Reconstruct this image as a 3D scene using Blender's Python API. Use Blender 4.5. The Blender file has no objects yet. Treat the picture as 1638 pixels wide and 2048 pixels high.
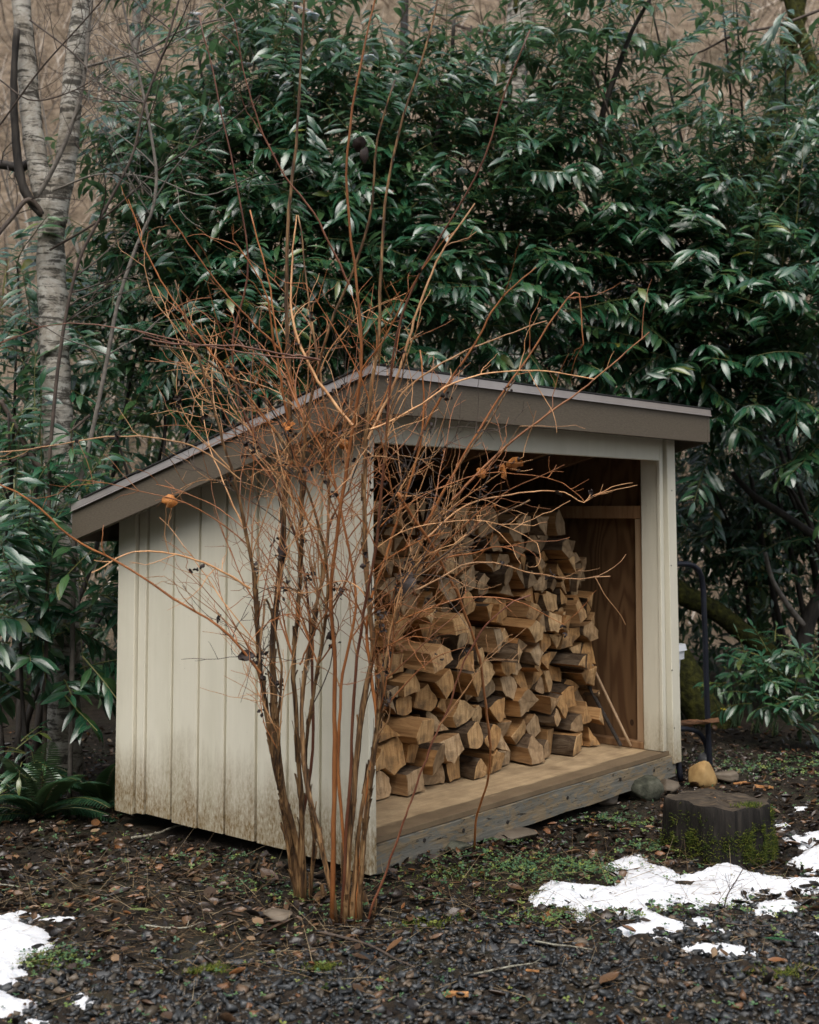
import bpy, math, random
import numpy as np
from mathutils import Matrix, Vector

random.seed(7)
RNG = np.random.default_rng(11)
C = bpy.context.scene.collection
SC = bpy.context.scene

# ------------------------------------------------------------------ camera
F_PX, PITCH, CY_PX, CAM_H = 2497.64, 0.0677, 854.56, 1.5
cam_d = bpy.data.cameras.new('camera')
cam = bpy.data.objects.new('camera', cam_d)
C.objects.link(cam)
SC.camera = cam
cam.location = (0, 0, CAM_H)
cam.rotation_euler = (math.pi / 2 + PITCH, 0, 0)
cam_d.sensor_fit = 'AUTO'
cam_d.sensor_width = 36
cam_d.lens = F_PX / 2048 * 36
cam_d.shift_y = -(1024 - CY_PX) / 2048
cam_d.clip_end = 500
cam_d.dof.use_dof = True
cam_d.dof.focus_distance = 5.5
cam_d.dof.aperture_fstop = 3.2

# ------------------------------------------------------------------ sky, sun, exposure
SUN_EL, SUN_AZ = math.radians(58), math.radians(188)
W = bpy.data.worlds.new('World')
SC.world = W
W.use_nodes = True
wt = W.node_tree
wt.nodes.clear()
sky = wt.nodes.new('ShaderNodeTexSky')
sky.sky_type = 'NISHITA'
sky.sun_disc = False
sky.sun_elevation = SUN_EL
sky.sun_rotation = SUN_AZ
sky.dust_density = 4.0
hs = wt.nodes.new('ShaderNodeHueSaturation')
hs.inputs['Saturation'].default_value = 0.45
bg = wt.nodes.new('ShaderNodeBackground')
bg.inputs['Strength'].default_value = 0.14
wo = wt.nodes.new('ShaderNodeOutputWorld')
wt.links.new(sky.outputs[0], hs.inputs['Color'])
wt.links.new(hs.outputs[0], bg.inputs['Color'])
wt.links.new(bg.outputs[0], wo.inputs['Surface'])
sun_d = bpy.data.lights.new('sun', 'SUN')
sun = bpy.data.objects.new('sun', sun_d)
C.objects.link(sun)
sun_d.energy = 1.4
sun_d.angle = math.radians(50)
sun_d.color = (1.0, 0.955, 0.89)
sd = Vector((math.sin(SUN_AZ) * math.cos(SUN_EL), math.cos(SUN_AZ) * math.cos(SUN_EL), math.sin(SUN_EL)))
sun.rotation_euler = sd.to_track_quat('Z', 'Y').to_euler()
sun.location = (-6, -8, 14)
SC.view_settings.view_transform = 'Standard'
SC.view_settings.look = 'None'
SC.view_settings.exposure = 0.72
SC.view_settings.gamma = 1.0
SC.view_settings.use_curve_mapping = False
SC.render.engine = 'CYCLES'
SC.cycles.use_denoising = True
SC.cycles.max_bounces = 6

# ------------------------------------------------------------------ survey helpers: photograph pixel -> place in the world
_s, _c = math.sin(PITCH), math.cos(PITCH)
CX0, CY0, YAW = -0.174, 5.148, 0.7053


def ray(px, py):
    dx = (px - 819) / F_PX
    dz = -(py - CY_PX) / F_PX
    return np.array([dx, _c - _s * dz, _s + _c * dz])


def P(px, py, Y):
    r = ray(px, py)
    return np.array([0, 0, CAM_H]) + r * (Y / r[1])


def gz(x, y):
    x = np.asarray(x, float)
    y = np.asarray(y, float)
    h = 0.012 * np.sin(2.1 * x + 1.3 * y) + 0.009 * np.sin(3.7 * x - 2.9 * y + 1) + 0.006 * np.sin(7.3 * x + 5.1 * y + 2)
    h = h + 0.05 * np.exp(-(((x - 0.05) / 0.35) ** 2 + ((y - 5.35) / 0.35) ** 2))
    h = h - 0.012
    return h


def G(px, py):
    z = 0.0
    r = ray(px, py)
    for _ in range(4):
        q = np.array([0, 0, CAM_H]) + r * ((z - CAM_H) / r[2])
        z = float(gz(q[0], q[1]))
    return np.array([q[0], q[1], z])


def to_px(p):
    p = np.asarray(p, float)
    z = p[..., 2] - CAM_H
    yd = p[..., 1] * _c + z * _s
    zd = -p[..., 1] * _s + z * _c
    return 819 + F_PX * p[..., 0] / yd, CY_PX - F_PX * zd / yd, yd


# ------------------------------------------------------------------ object helpers
def thing(name, label, cat, loc=(0, 0, 0), rz=0.0, group=None):
    o = bpy.data.objects.new(name, None)
    C.objects.link(o)
    o.location = loc
    o.rotation_euler = (0, 0, rz)
    o.empty_display_size = 0.1
    return tag(o, label, cat, group)


def tag(o, label, cat, group=None):
    o['label'] = label
    o['category'] = cat
    if group:
        o['group'] = group
    return o


def tag_kind(o, kind, label=None):
    o['kind'] = kind
    if label:
        o['label'] = label
    return o


class MB:
    """Collects vertices and faces and links them as one mesh object."""

    def __init__(self):
        self.v, self.f, self.m = [], [], []

    def add(self, vs, fs, mi=0):
        b = len(self.v)
        self.v.extend([tuple(map(float, p)) for p in vs])
        for f in fs:
            self.f.append(tuple(i + b for i in f))
            self.m.append(mi)

    def box(self, lo, hi, mi=0, ch=0.0, axis=2):
        """Box from lo to hi with the four edges along `axis` chamfered by ch."""
        if ch <= 0:
            x0, y0, z0 = lo
            x1, y1, z1 = hi
            self.add([(x0, y0, z0), (x1, y0, z0), (x1, y1, z0), (x0, y1, z0), (x0, y0, z1), (x1, y0, z1), (x1, y1, z1), (x0, y1, z1)],
                     [(0, 3, 2, 1), (4, 5, 6, 7), (0, 1, 5, 4), (1, 2, 6, 5), (2, 3, 7, 6), (3, 0, 4, 7)], mi)
            return
        a, b = [(1, 2), (2, 0), (0, 1)][axis]
        a0, a1, b0, b1 = lo[a], hi[a], lo[b], hi[b]
        ring = [(a0 + ch, b0), (a1 - ch, b0), (a1, b0 + ch), (a1, b1 - ch), (a1 - ch, b1), (a0 + ch, b1), (a0, b1 - ch), (a0, b0 + ch)]
        vs = []
        for w in (lo[axis], hi[axis]):
            for p, q in ring:
                t = [0, 0, 0]
                t[axis] = w
                t[a] = p
                t[b] = q
                vs.append(t)
        fs = [tuple(range(7, -1, -1)), tuple(range(8, 16))] + [(i, (i + 1) % 8, (i + 1) % 8 + 8, i + 8) for i in range(8)]
        self.add(vs, fs, mi)

    def tube(self, pts, rad, sides=6, mi=0, cap=True, rough=0.0):
        pts = np.asarray(pts, float)
        n = len(pts)
        rad = np.broadcast_to(np.asarray(rad, float), (n,))
        tan = np.gradient(pts, axis=0)
        tan /= np.linalg.norm(tan, axis=1)[:, None] + 1e-9
        ref = np.array([0.3, 0.9, 0.2]) if abs(tan[0][2]) > 0.7 else np.array([0, 0, 1.0])
        nx = np.cross(tan[0], ref)
        nx /= np.linalg.norm(nx) + 1e-9
        vs = []
        ang = np.arange(sides) * 2 * math.pi / sides
        ca, sa = np.cos(ang)[:, None], np.sin(ang)[:, None]
        for i in range(n):
            nx = nx - tan[i] * np.dot(nx, tan[i])
            nx /= np.linalg.norm(nx) + 1e-9
            ny = np.cross(tan[i], nx)
            rr = rad[i] * (1 + (RNG.uniform(-rough, rough, (sides, 1)) if rough else 0))
            vs.append(pts[i] + (ca * nx + sa * ny) * rr)
        vs = np.concatenate(vs)
        fs = []
        for i in range(n - 1):
            for k in range(sides):
                k2 = (k + 1) % sides
                fs.append((i * sides + k, i * sides + k2, (i + 1) * sides + k2, (i + 1) * sides + k))
        if cap:
            fs.append(tuple(range(sides - 1, -1, -1)))
            fs.append(tuple((n - 1) * sides + k for k in range(sides)))
        self.add(vs, fs, mi)

    def build(self, name, mats, parent=None, smooth=False, origin=None):
        me = bpy.data.meshes.new(name)
        v = self.v
        if origin is not None:
            v = [(p[0] - origin[0], p[1] - origin[1], p[2] - origin[2]) for p in v]
        me.from_pydata(v, [], self.f)
        for m in (mats if isinstance(mats, (list, tuple)) else [mats]):
            me.materials.append(m)
        if any(self.m):
            me.polygons.foreach_set('material_index', self.m)
        if smooth:
            me.polygons.foreach_set('use_smooth', [True] * len(self.f))
        return link(name, me, parent)


def link(name, me, parent=None):
    o = bpy.data.objects.new(name, me)
    C.objects.link(o)
    if parent is not None:
        o.parent = parent
    return o


def np_mesh(name, V, T, mat, rnd=None, uv=None, parent=None, smooth=False, make=True):
    """One mesh from arrays: V (n,3), T (m,3) triangles, rnd per vertex -> float attribute, uv per vertex."""
    me = bpy.data.meshes.new(name)
    n, m = len(V), len(T)
    me.vertices.add(n)
    me.vertices.foreach_set('co', np.ascontiguousarray(V, dtype=np.float32).ravel())
    me.loops.add(m * 3)
    me.loops.foreach_set('vertex_index', np.ascontiguousarray(T, dtype=np.int32).ravel())
    me.polygons.add(m)
    me.polygons.foreach_set('loop_start', np.arange(0, m * 3, 3, dtype=np.int32))
    me.update(calc_edges=True)
    if rnd is not None:
        a = me.attributes.new('rnd', 'FLOAT', 'POINT')
        a.data.foreach_set('value', np.ascontiguousarray(rnd, dtype=np.float32))
    if uv is not None:
        l = me.uv_layers.new(name='UVMap')
        l.data.foreach_set('uv', np.ascontiguousarray(uv[np.asarray(T).ravel()], dtype=np.float32).ravel())
    if smooth:
        me.polygons.foreach_set('use_smooth', np.ones(m, dtype=bool))
    me.materials.append(mat)
    return link(name, me, parent) if make else me


def spread(tv, tf, R, t, s, rnd, tuv=None):
    """Copies of a template mesh: R (k,3,3) columns are axes, t (k,3), s (k,) or (k,3)."""
    k, n = len(t), len(tv)
    s = np.asarray(s, float)
    if s.ndim == 1:
        s = np.repeat(s[:, None], 3, 1)
    V = np.einsum('kij,knj->kni', R, tv[None] * s[:, None, :]) + t[:, None, :]
    T = tf[None] + (np.arange(k) * n)[:, None, None]
    rn = np.repeat(rnd, n)
    uv = np.tile(tuv, (k, 1)) if tuv is not None else None
    return V.reshape(-1, 3), T.reshape(-1, 3), rn, uv


def frames(axis, up):
    """Orthonormal frames whose y axis is `axis` and z axis is close to `up`."""
    y = axis / (np.linalg.norm(axis, axis=1)[:, None] + 1e-9)
    x = np.cross(y, up)
    x /= np.linalg.norm(x, axis=1)[:, None] + 1e-9
    z = np.cross(x, y)
    return np.stack([x, y, z], axis=2)


def rand_rot(k):
    a = RNG.normal(size=(k, 3))
    b = RNG.normal(size=(k, 3))
    return frames(a, b)


def spline(pts, n):
    """Smooth curve of n points through pts."""
    pts = np.asarray(pts, float)
    m = len(pts)
    if m < 3:
        t = np.linspace(0, 1, n)[:, None]
        return pts[0] * (1 - t) + pts[-1] * t
    d = np.r_[0, np.cumsum(np.linalg.norm(np.diff(pts, axis=0), axis=1))]
    u = np.linspace(0, d[-1], n)
    k = np.clip(np.searchsorted(d, u, 'right') - 1, 0, m - 2)
    tg = np.gradient(pts, d, axis=0)
    h = (d[k + 1] - d[k])[:, None]
    s = ((u - d[k]) / (d[k + 1] - d[k]))[:, None]
    return ((2 * s ** 3 - 3 * s ** 2 + 1) * pts[k] + (s ** 3 - 2 * s ** 2 + s) * h * tg[k]
            + (-2 * s ** 3 + 3 * s ** 2) * pts[k + 1] + (s ** 3 - s ** 2) * h * tg[k + 1])


def poly_px(pts, Y0, Y1, n):
    """A curve through photograph pixels whose distance runs from Y0 to Y1."""
    pts = np.asarray(pts, float)
    d = np.r_[0, np.cumsum(np.linalg.norm(np.diff(pts, axis=0), axis=1))]
    w = [P(p[0], p[1], Y0 + (Y1 - Y0) * a / d[-1]) for p, a in zip(pts, d)]
    return spline(w, n)


# ------------------------------------------------------------------ materials
def nodes(m):
    m.use_nodes = True
    nt = m.node_tree
    return nt, nt.nodes['Principled BSDF']


def N(nt, t, **kw):
    n = nt.nodes.new(t)
    for k, v in kw.items():
        if k in n.inputs:
            n.inputs[k].default_value = v
        else:
            setattr(n, k, v)
    return n


def ramp(nt, fac, stops):
    r = nt.nodes.new('ShaderNodeValToRGB')
    e = r.color_ramp.elements
    while len(e) < len(stops):
        e.new(0.5)
    for el, (p, c) in zip(e, stops):
        el.position = p
        el.color = (*c, 1) if len(c) == 3 else c
    nt.links.new(fac, r.inputs[0])
    return r.outputs[0]


def coords(nt, scale=(1, 1, 1), kind='Object'):
    tc = nt.nodes.new('ShaderNodeTexCoord')
    mp = nt.nodes.new('ShaderNodeMapping')
    mp.inputs['Scale'].default_value = scale
    nt.links.new(tc.outputs[kind], mp.inputs[0])
    return mp.outputs[0]


def noise(nt, vec, scale, detail=4, rough=0.55, dist=0.0):
    n = N(nt, 'ShaderNodeTexNoise', Scale=scale, Detail=detail, Roughness=rough, Distortion=dist)
    if vec is not None:
        nt.links.new(vec, n.inputs['Vector'])
    return n.outputs['Fac']


def mixc(nt, fac, a, b, mode='MIX'):
    m = nt.nodes.new('ShaderNodeMix')
    m.data_type = 'RGBA'
    m.blend_type = mode
    for sock, val in ((m.inputs[0], fac), (m.inputs[6], a), (m.inputs[7], b)):
        if isinstance(val, (int, float)):
            sock.default_value = val
        elif isinstance(val, tuple):
            sock.default_value = (*val, 1) if len(val) == 3 else val
        else:
            nt.links.new(val, sock)
    return m.outputs[2]


def mth(nt, op, a, b=0.0, clamp=False):
    m = nt.nodes.new('ShaderNodeMath')
    m.operation = op
    m.use_clamp = clamp
    for sock, val in ((m.inputs[0], a), (m.inputs[1], b)):
        if isinstance(val, (int, float)):
            sock.default_value = val
        else:
            nt.links.new(val, sock)
    return m.outputs[0]


def bump(nt, bsdf, h, strength=0.3, dist=0.01):
    b = N(nt, 'ShaderNodeBump', Strength=strength, Distance=dist)
    nt.links.new(h, b.inputs['Height'])
    nt.links.new(b.outputs[0], bsdf.inputs['Normal'])


def setc(nt, bsdf, col, rough=0.6, spec=0.4):
    if isinstance(col, tuple):
        bsdf.inputs['Base Color'].default_value = (*col, 1)
    else:
        nt.links.new(col, bsdf.inputs['Base Color'])
    if isinstance(rough, (int, float)):
        bsdf.inputs['Roughness'].default_value = rough
    else:
        nt.links.new(rough, bsdf.inputs['Roughness'])
    bsdf.inputs['Specular IOR Level'].default_value = spec


def attr(nt, name='rnd'):
    a = nt.nodes.new('ShaderNodeAttribute')
    a.attribute_name = name
    return a.outputs['Fac']


def obj_rand(nt):
    return nt.nodes.new('ShaderNodeObjectInfo').outputs['Random']


M = {}


def simple(name, stops, scale, rough=0.7, spec=0.3, bmp=0.3, stretch=(1, 1, 1), detail=5, dist=0.01, rand=0.0, distort=0.0):
    """Noise-mottled material; rand mixes in a shade that differs from object to object."""
    m = bpy.data.materials.new(name)
    nt, b = nodes(m)
    v = coords(nt, stretch)
    n = noise(nt, v, scale, detail, 0.6, distort)
    col = ramp(nt, n, stops)
    if rand:
        f = mth(nt, 'MULTIPLY_ADD', obj_rand(nt), rand * 2)
        f.node.inputs[2].default_value = 1 - rand
        cc = nt.nodes.new('ShaderNodeCombineColor')
        for i in range(3):
            nt.links.new(f, cc.inputs[i])
        col = mixc(nt, 1.0, col, cc.outputs[0], 'MULTIPLY')
    setc(nt, b, col, rough, spec)
    if bmp:
        bump(nt, b, n, bmp, dist)
    M[name] = m
    return m


def make_paint():
    m = bpy.data.materials.new('cream_paint')
    nt, b = nodes(m)
    v = coords(nt)
    sep = nt.nodes.new('ShaderNodeSeparateXYZ')
    nt.links.new(v, sep.inputs[0])
    vs = coords(nt, (60, 60, 2.5))
    grain = noise(nt, vs, 1.0, 5, 0.6)
    blotch = noise(nt, v, 2.5, 3, 0.5)
    col = mixc(nt, blotch, (0.63, 0.595, 0.475), (0.73, 0.695, 0.57))
    col = mixc(nt, mth(nt, 'MULTIPLY', grain, 0.35), col, (0.52, 0.49, 0.40))
    # splash dirt with a ragged upper edge near the ground
    streak = noise(nt, coords(nt, (14, 14, 1.6)), 1.0, 5, 0.65)
    speck = noise(nt, coords(nt, (1, 1, 0.5)), 90.0, 3, 0.7)
    patch = noise(nt, v, 3.0, 2, 0.5)
    h = mth(nt, 'SUBTRACT', mth(nt, 'ADD', mth(nt, 'MULTIPLY', streak, 0.42), mth(nt, 'MULTIPLY', patch, 0.30)), sep.outputs[2])
    h = mth(nt, 'MULTIPLY', mth(nt, 'ADD', h, 0.06), 3.4, True)
    sp = mth(nt, 'ADD', mth(nt, 'MULTIPLY', speck, 1.5), -0.15, True)
    d = mth(nt, 'MULTIPLY', h, sp, True)
    col = mixc(nt, mth(nt, 'MULTIPLY', d, 1.25, True), col, (0.175, 0.112, 0.042))
    # faint algae film over everything
    al = noise(nt, coords(nt, (5, 5, 1.2)), 1.0, 4, 0.6)
    col = mixc(nt, mth(nt, 'MULTIPLY', mth(nt, 'SUBTRACT', al, 0.45, True), 0.9), col, (0.36, 0.34, 0.23))
    fly = N(nt, 'ShaderNodeTexVoronoi', Scale=26.0)
    nt.links.new(v, fly.inputs['Vector'])
    fk = mth(nt, 'LESS_THAN', fly.outputs['Distance'], 0.035)
    col = mixc(nt, mth(nt, 'MULTIPLY', fk, 0.75), col, (0.06, 0.045, 0.03))
    setc(nt, b, col, 0.55, 0.35)
    blister = noise(nt, coords(nt, (22, 22, 10)), 1.0, 3, 0.6)
    hh = mth(nt, 'ADD', grain, mth(nt, 'MULTIPLY', blister, 0.5))
    bump(nt, b, hh, 0.35, 0.004)
    M['cream_paint'] = m


make_paint()


def make_leaf(name, dark, mid, light, rough=0.27, spec=0.7, under=(0.09, 0.14, 0.06), coat=0.0):
    m = bpy.data.materials.new(name)
    nt, b = nodes(m)
    r = attr(nt)
    col = ramp(nt, r, [(0.0, dark), (0.55, mid), (0.93, light), (1.0, (0.22, 0.2, 0.03))])
    uvn = nt.nodes.new('ShaderNodeUVMap')
    sep = nt.nodes.new('ShaderNodeSeparateXYZ')
    nt.links.new(uvn.outputs[0], sep.inputs[0])
    mid_d = mth(nt, 'ABSOLUTE', mth(nt, 'SUBTRACT', sep.outputs[0], 0.5))
    rib = mth(nt, 'SUBTRACT', 1.0, mth(nt, 'MULTIPLY', mid_d, 16.0), True)
    col = mixc(nt, mth(nt, 'MULTIPLY', rib, 0.45), col, (0.15, 0.22, 0.08))
    vein = N(nt, 'ShaderNodeTexWave', Scale=3.2, Distortion=0.0)
    vv = nt.nodes.new('ShaderNodeCombineXYZ')
    nt.links.new(mth(nt, 'ADD', sep.outputs[1], mth(nt, 'MULTIPLY', mid_d, -0.5)), vv.inputs[0])
    nt.links.new(vv.outputs[0], vein.inputs['Vector'])
    geo = nt.nodes.new('ShaderNodeNewGeometry')
    col = mixc(nt, mth(nt, 'MULTIPLY', geo.outputs['Backfacing'], 0.7), col, under)
    rg = mth(nt, 'MULTIPLY_ADD', geo.outputs['Backfacing'], 0.3)
    rg.node.inputs[2].default_value = rough
    setc(nt, b, col, rg, spec)
    b.inputs['Coat Weight'].default_value = coat
    b.inputs['Coat Roughness'].default_value = 0.16
    nn = noise(nt, coords(nt), 60, 2, 0.5)
    bump(nt, b, mth(nt, 'ADD', mth(nt, 'MULTIPLY', vein.outputs['Fac'], 0.5), nn), 0.25, 0.004)
    tl = nt.nodes.new('ShaderNodeBsdfTranslucent')
    nt.links.new(mixc(nt, 0.5, col, (0.10, 0.22, 0.08)), tl.inputs['Color'])
    ms = nt.nodes.new('ShaderNodeMixShader')
    ms.inputs[0].default_value = 0.26
    nt.links.new(b.outputs[0], ms.inputs[1])
    nt.links.new(tl.outputs[0], ms.inputs[2])
    nt.links.new(ms.outputs[0], nt.nodes['Material Output'].inputs['Surface'])
    M[name] = m


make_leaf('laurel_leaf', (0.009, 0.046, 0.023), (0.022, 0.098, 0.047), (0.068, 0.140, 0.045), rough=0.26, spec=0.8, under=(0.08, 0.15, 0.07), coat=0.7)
make_leaf('shaded_thicket_leaf', (0.004, 0.018, 0.008), (0.009, 0.036, 0.014), (0.022, 0.050, 0.014), rough=0.34, spec=0.5)  # darker copy of the laurel leaf, canopy shade put into its colour
make_leaf('fern_leaf', (0.010, 0.035, 0.018), (0.015, 0.055, 0.028), (0.03, 0.08, 0.03), rough=0.5, spec=0.3)


def make_attr_mat(name, stops, rough=0.75, spec=0.3, bmp=0.0, scale=80, under=None):
    m = bpy.data.materials.new(name)
    nt, b = nodes(m)
    col = ramp(nt, attr(nt), stops)
    n = noise(nt, coords(nt), scale, 3, 0.6)
    col = mixc(nt, mth(nt, 'MULTIPLY', n, 0.5), col, mixc(nt, 1.0, col, (0.45, 0.42, 0.4), 'MULTIPLY'))
    setc(nt, b, col, rough, spec)
    if bmp:
        bump(nt, b, n, bmp, 0.004)
    M[name] = m


make_attr_mat('gravel_stone', [(0, (0.008, 0.0095, 0.011)), (0.4, (0.024, 0.027, 0.029)), (0.68, (0.055, 0.060, 0.064)), (0.86, (0.075, 0.06, 0.042)),
                               (0.95, (0.13, 0.1, 0.07)), (1, (0.15, 0.07, 0.03))], 0.42, 0.45, 0.4, 150)
make_attr_mat('litter_leaf', [(0, (0.010, 0.008, 0.007)), (0.35, (0.028, 0.018, 0.012)), (0.62, (0.07, 0.04, 0.022)), (0.85, (0.14, 0.075, 0.035)),
                              (0.95, (0.20, 0.08, 0.025)), (1, (0.24, 0.18, 0.11))], 0.38, 0.5, 0.6, 60)
make_attr_mat('clover_leaf', [(0, (0.035, 0.085, 0.042)), (0.5, (0.07, 0.145, 0.06)), (0.85, (0.13, 0.19, 0.05)), (1, (0.2, 0.22, 0.05))], 0.55, 0.3)
make_attr_mat('dry_straw', [(0, (0.10, 0.06, 0.03)), (0.6, (0.24, 0.16, 0.08)), (1, (0.4, 0.32, 0.2))], 0.6, 0.3)
make_attr_mat('brush_stem', [(0, (0.05, 0.038, 0.028)), (0.35, (0.20, 0.15, 0.11)), (0.65, (0.42, 0.34, 0.26)), (1, (0.72, 0.64, 0.55))], 0.8, 0.2)
make_attr_mat('pale_pebble', [(0, (0.08, 0.07, 0.06)), (0.6, (0.2, 0.17, 0.14)), (1, (0.42, 0.38, 0.33))], 0.6, 0.3)
make_attr_mat('moss_tuft', [(0, (0.025, 0.04, 0.012)), (0.5, (0.06, 0.085, 0.018)), (1, (0.17, 0.18, 0.03))], 0.9, 0.1)

simple('fascia_paint', [(0.3, (0.090, 0.073, 0.052)), (0.7, (0.128, 0.105, 0.077))], 9, 0.62, 0.22, 0.35, (6, 6, 26), 6, 0.003)
simple('drip_metal', [(0.3, (0.42, 0.375, 0.345)), (0.7, (0.50, 0.45, 0.415))], 5, 0.36, 0.5, 0.05)
M['drip_metal'].node_tree.nodes['Principled BSDF'].inputs['Metallic'].default_value = 0.8
simple('shingle', [(0.3, (0.012, 0.013, 0.013)), (0.7, (0.05, 0.05, 0.048))], 140, 0.85, 0.2, 0.6, (1, 1, 1), 3, 0.004)
simple('bare_lumber', [(0.25, (0.17, 0.085, 0.04)), (0.75, (0.34, 0.20, 0.10))], 1.0, 0.65, 0.25, 0.3, (30, 30, 4), 5, 0.003, rand=0.2, distort=0.6)
simple('pale_lumber', [(0.25, (0.30, 0.19, 0.11)), (0.75, (0.44, 0.31, 0.19))], 1.0, 0.65, 0.25, 0.3, (40, 40, 3), 5, 0.003, distort=0.6)
simple('dark_void_wood', [(0.3, (0.06, 0.042, 0.028)), (0.7, (0.11, 0.075, 0.048))], 1.0, 0.8, 0.2, 0.2, (20, 4, 20), 4)


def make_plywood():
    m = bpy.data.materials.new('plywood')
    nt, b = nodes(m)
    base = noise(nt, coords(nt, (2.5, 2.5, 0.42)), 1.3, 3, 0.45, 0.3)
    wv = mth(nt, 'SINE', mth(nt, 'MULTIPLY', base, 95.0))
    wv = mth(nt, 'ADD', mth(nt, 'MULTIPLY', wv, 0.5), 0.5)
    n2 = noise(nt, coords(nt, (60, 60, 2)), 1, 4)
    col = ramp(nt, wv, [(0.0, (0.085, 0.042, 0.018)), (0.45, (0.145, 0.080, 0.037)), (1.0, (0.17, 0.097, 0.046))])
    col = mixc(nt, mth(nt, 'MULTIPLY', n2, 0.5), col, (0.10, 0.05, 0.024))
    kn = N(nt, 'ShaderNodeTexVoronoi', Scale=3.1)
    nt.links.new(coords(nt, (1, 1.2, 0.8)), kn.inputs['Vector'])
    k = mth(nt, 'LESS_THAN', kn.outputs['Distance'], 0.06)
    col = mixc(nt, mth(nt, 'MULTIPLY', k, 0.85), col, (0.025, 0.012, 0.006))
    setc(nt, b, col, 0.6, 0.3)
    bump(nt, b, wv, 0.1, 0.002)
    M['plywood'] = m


make_plywood()


def make_floor():
    m = bpy.data.materials.new('floor_plywood')
    nt, b = nodes(m)
    v = coords(nt)
    sep = nt.nodes.new('ShaderNodeSeparateXYZ')
    nt.links.new(v, sep.inputs[0])
    g = noise(nt, coords(nt, (3, 40, 3)), 1.0, 5, 0.6, 0.4)
    blot = noise(nt, v, 7, 5, 0.65)
    col = ramp(nt, g, [(0.25, (0.34, 0.24, 0.135)), (0.75, (0.50, 0.37, 0.22))])
    col = mixc(nt, mth(nt, 'MULTIPLY', mth(nt, 'SUBTRACT', blot, 0.42, True), 2.4, True), col, (0.17, 0.115, 0.065))
    e = mth(nt, 'ADD', sep.outputs[1], mth(nt, 'MULTIPLY', noise(nt, coords(nt, (3, 30, 3)), 1.0, 4, 0.6), -0.11))
    wet = mth(nt, 'MULTIPLY', mth(nt, 'SUBTRACT', 0.07, e), 40.0, True)
    col = mixc(nt, mth(nt, 'MULTIPLY', wet, 0.75), col, (0.075, 0.052, 0.032))
    speck = noise(nt, v, 160, 2, 0.6)
    col = mixc(nt, mth(nt, 'MULTIPLY', mth(nt, 'SUBTRACT', speck, 0.6, True), 3.0, True), col, (0.07, 0.045, 0.025))
    setc(nt, b, col, 0.7, 0.25)
    bump(nt, b, mth(nt, 'ADD', g, speck), 0.3, 0.004)
    M['floor_plywood'] = m


make_floor()


def make_rim():
    m = bpy.data.materials.new('weathered_rim')
    nt, b = nodes(m)
    g = noise(nt, coords(nt, (3, 3, 45)), 1.0, 6, 0.65, 0.3)
    p = noise(nt, coords(nt, (7, 7, 22)), 1.0, 6, 0.7, 0.8)
    paint = ramp(nt, g, [(0.25, (0.10, 0.098, 0.085)), (0.75, (0.185, 0.175, 0.145))])
    wood = ramp(nt, g, [(0.25, (0.10, 0.075, 0.045)), (0.75, (0.30, 0.235, 0.15))])
    col = mixc(nt, mth(nt, 'MULTIPLY', mth(nt, 'SUBTRACT', p, 0.47, True), 14, True), paint, wood)
    q = noise(nt, coords(nt, (9, 9, 60)), 1.0, 5, 0.7, 1.0)
    col = mixc(nt, mth(nt, 'MULTIPLY', mth(nt, 'SUBTRACT', q, 0.58, True), 14, True), col, (0.03, 0.024, 0.017))
    setc(nt, b, col, 0.75, 0.2)
    bump(nt, b, mth(nt, 'ADD', g, p), 0.6, 0.006)
    M['weathered_rim'] = m


make_rim()


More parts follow.
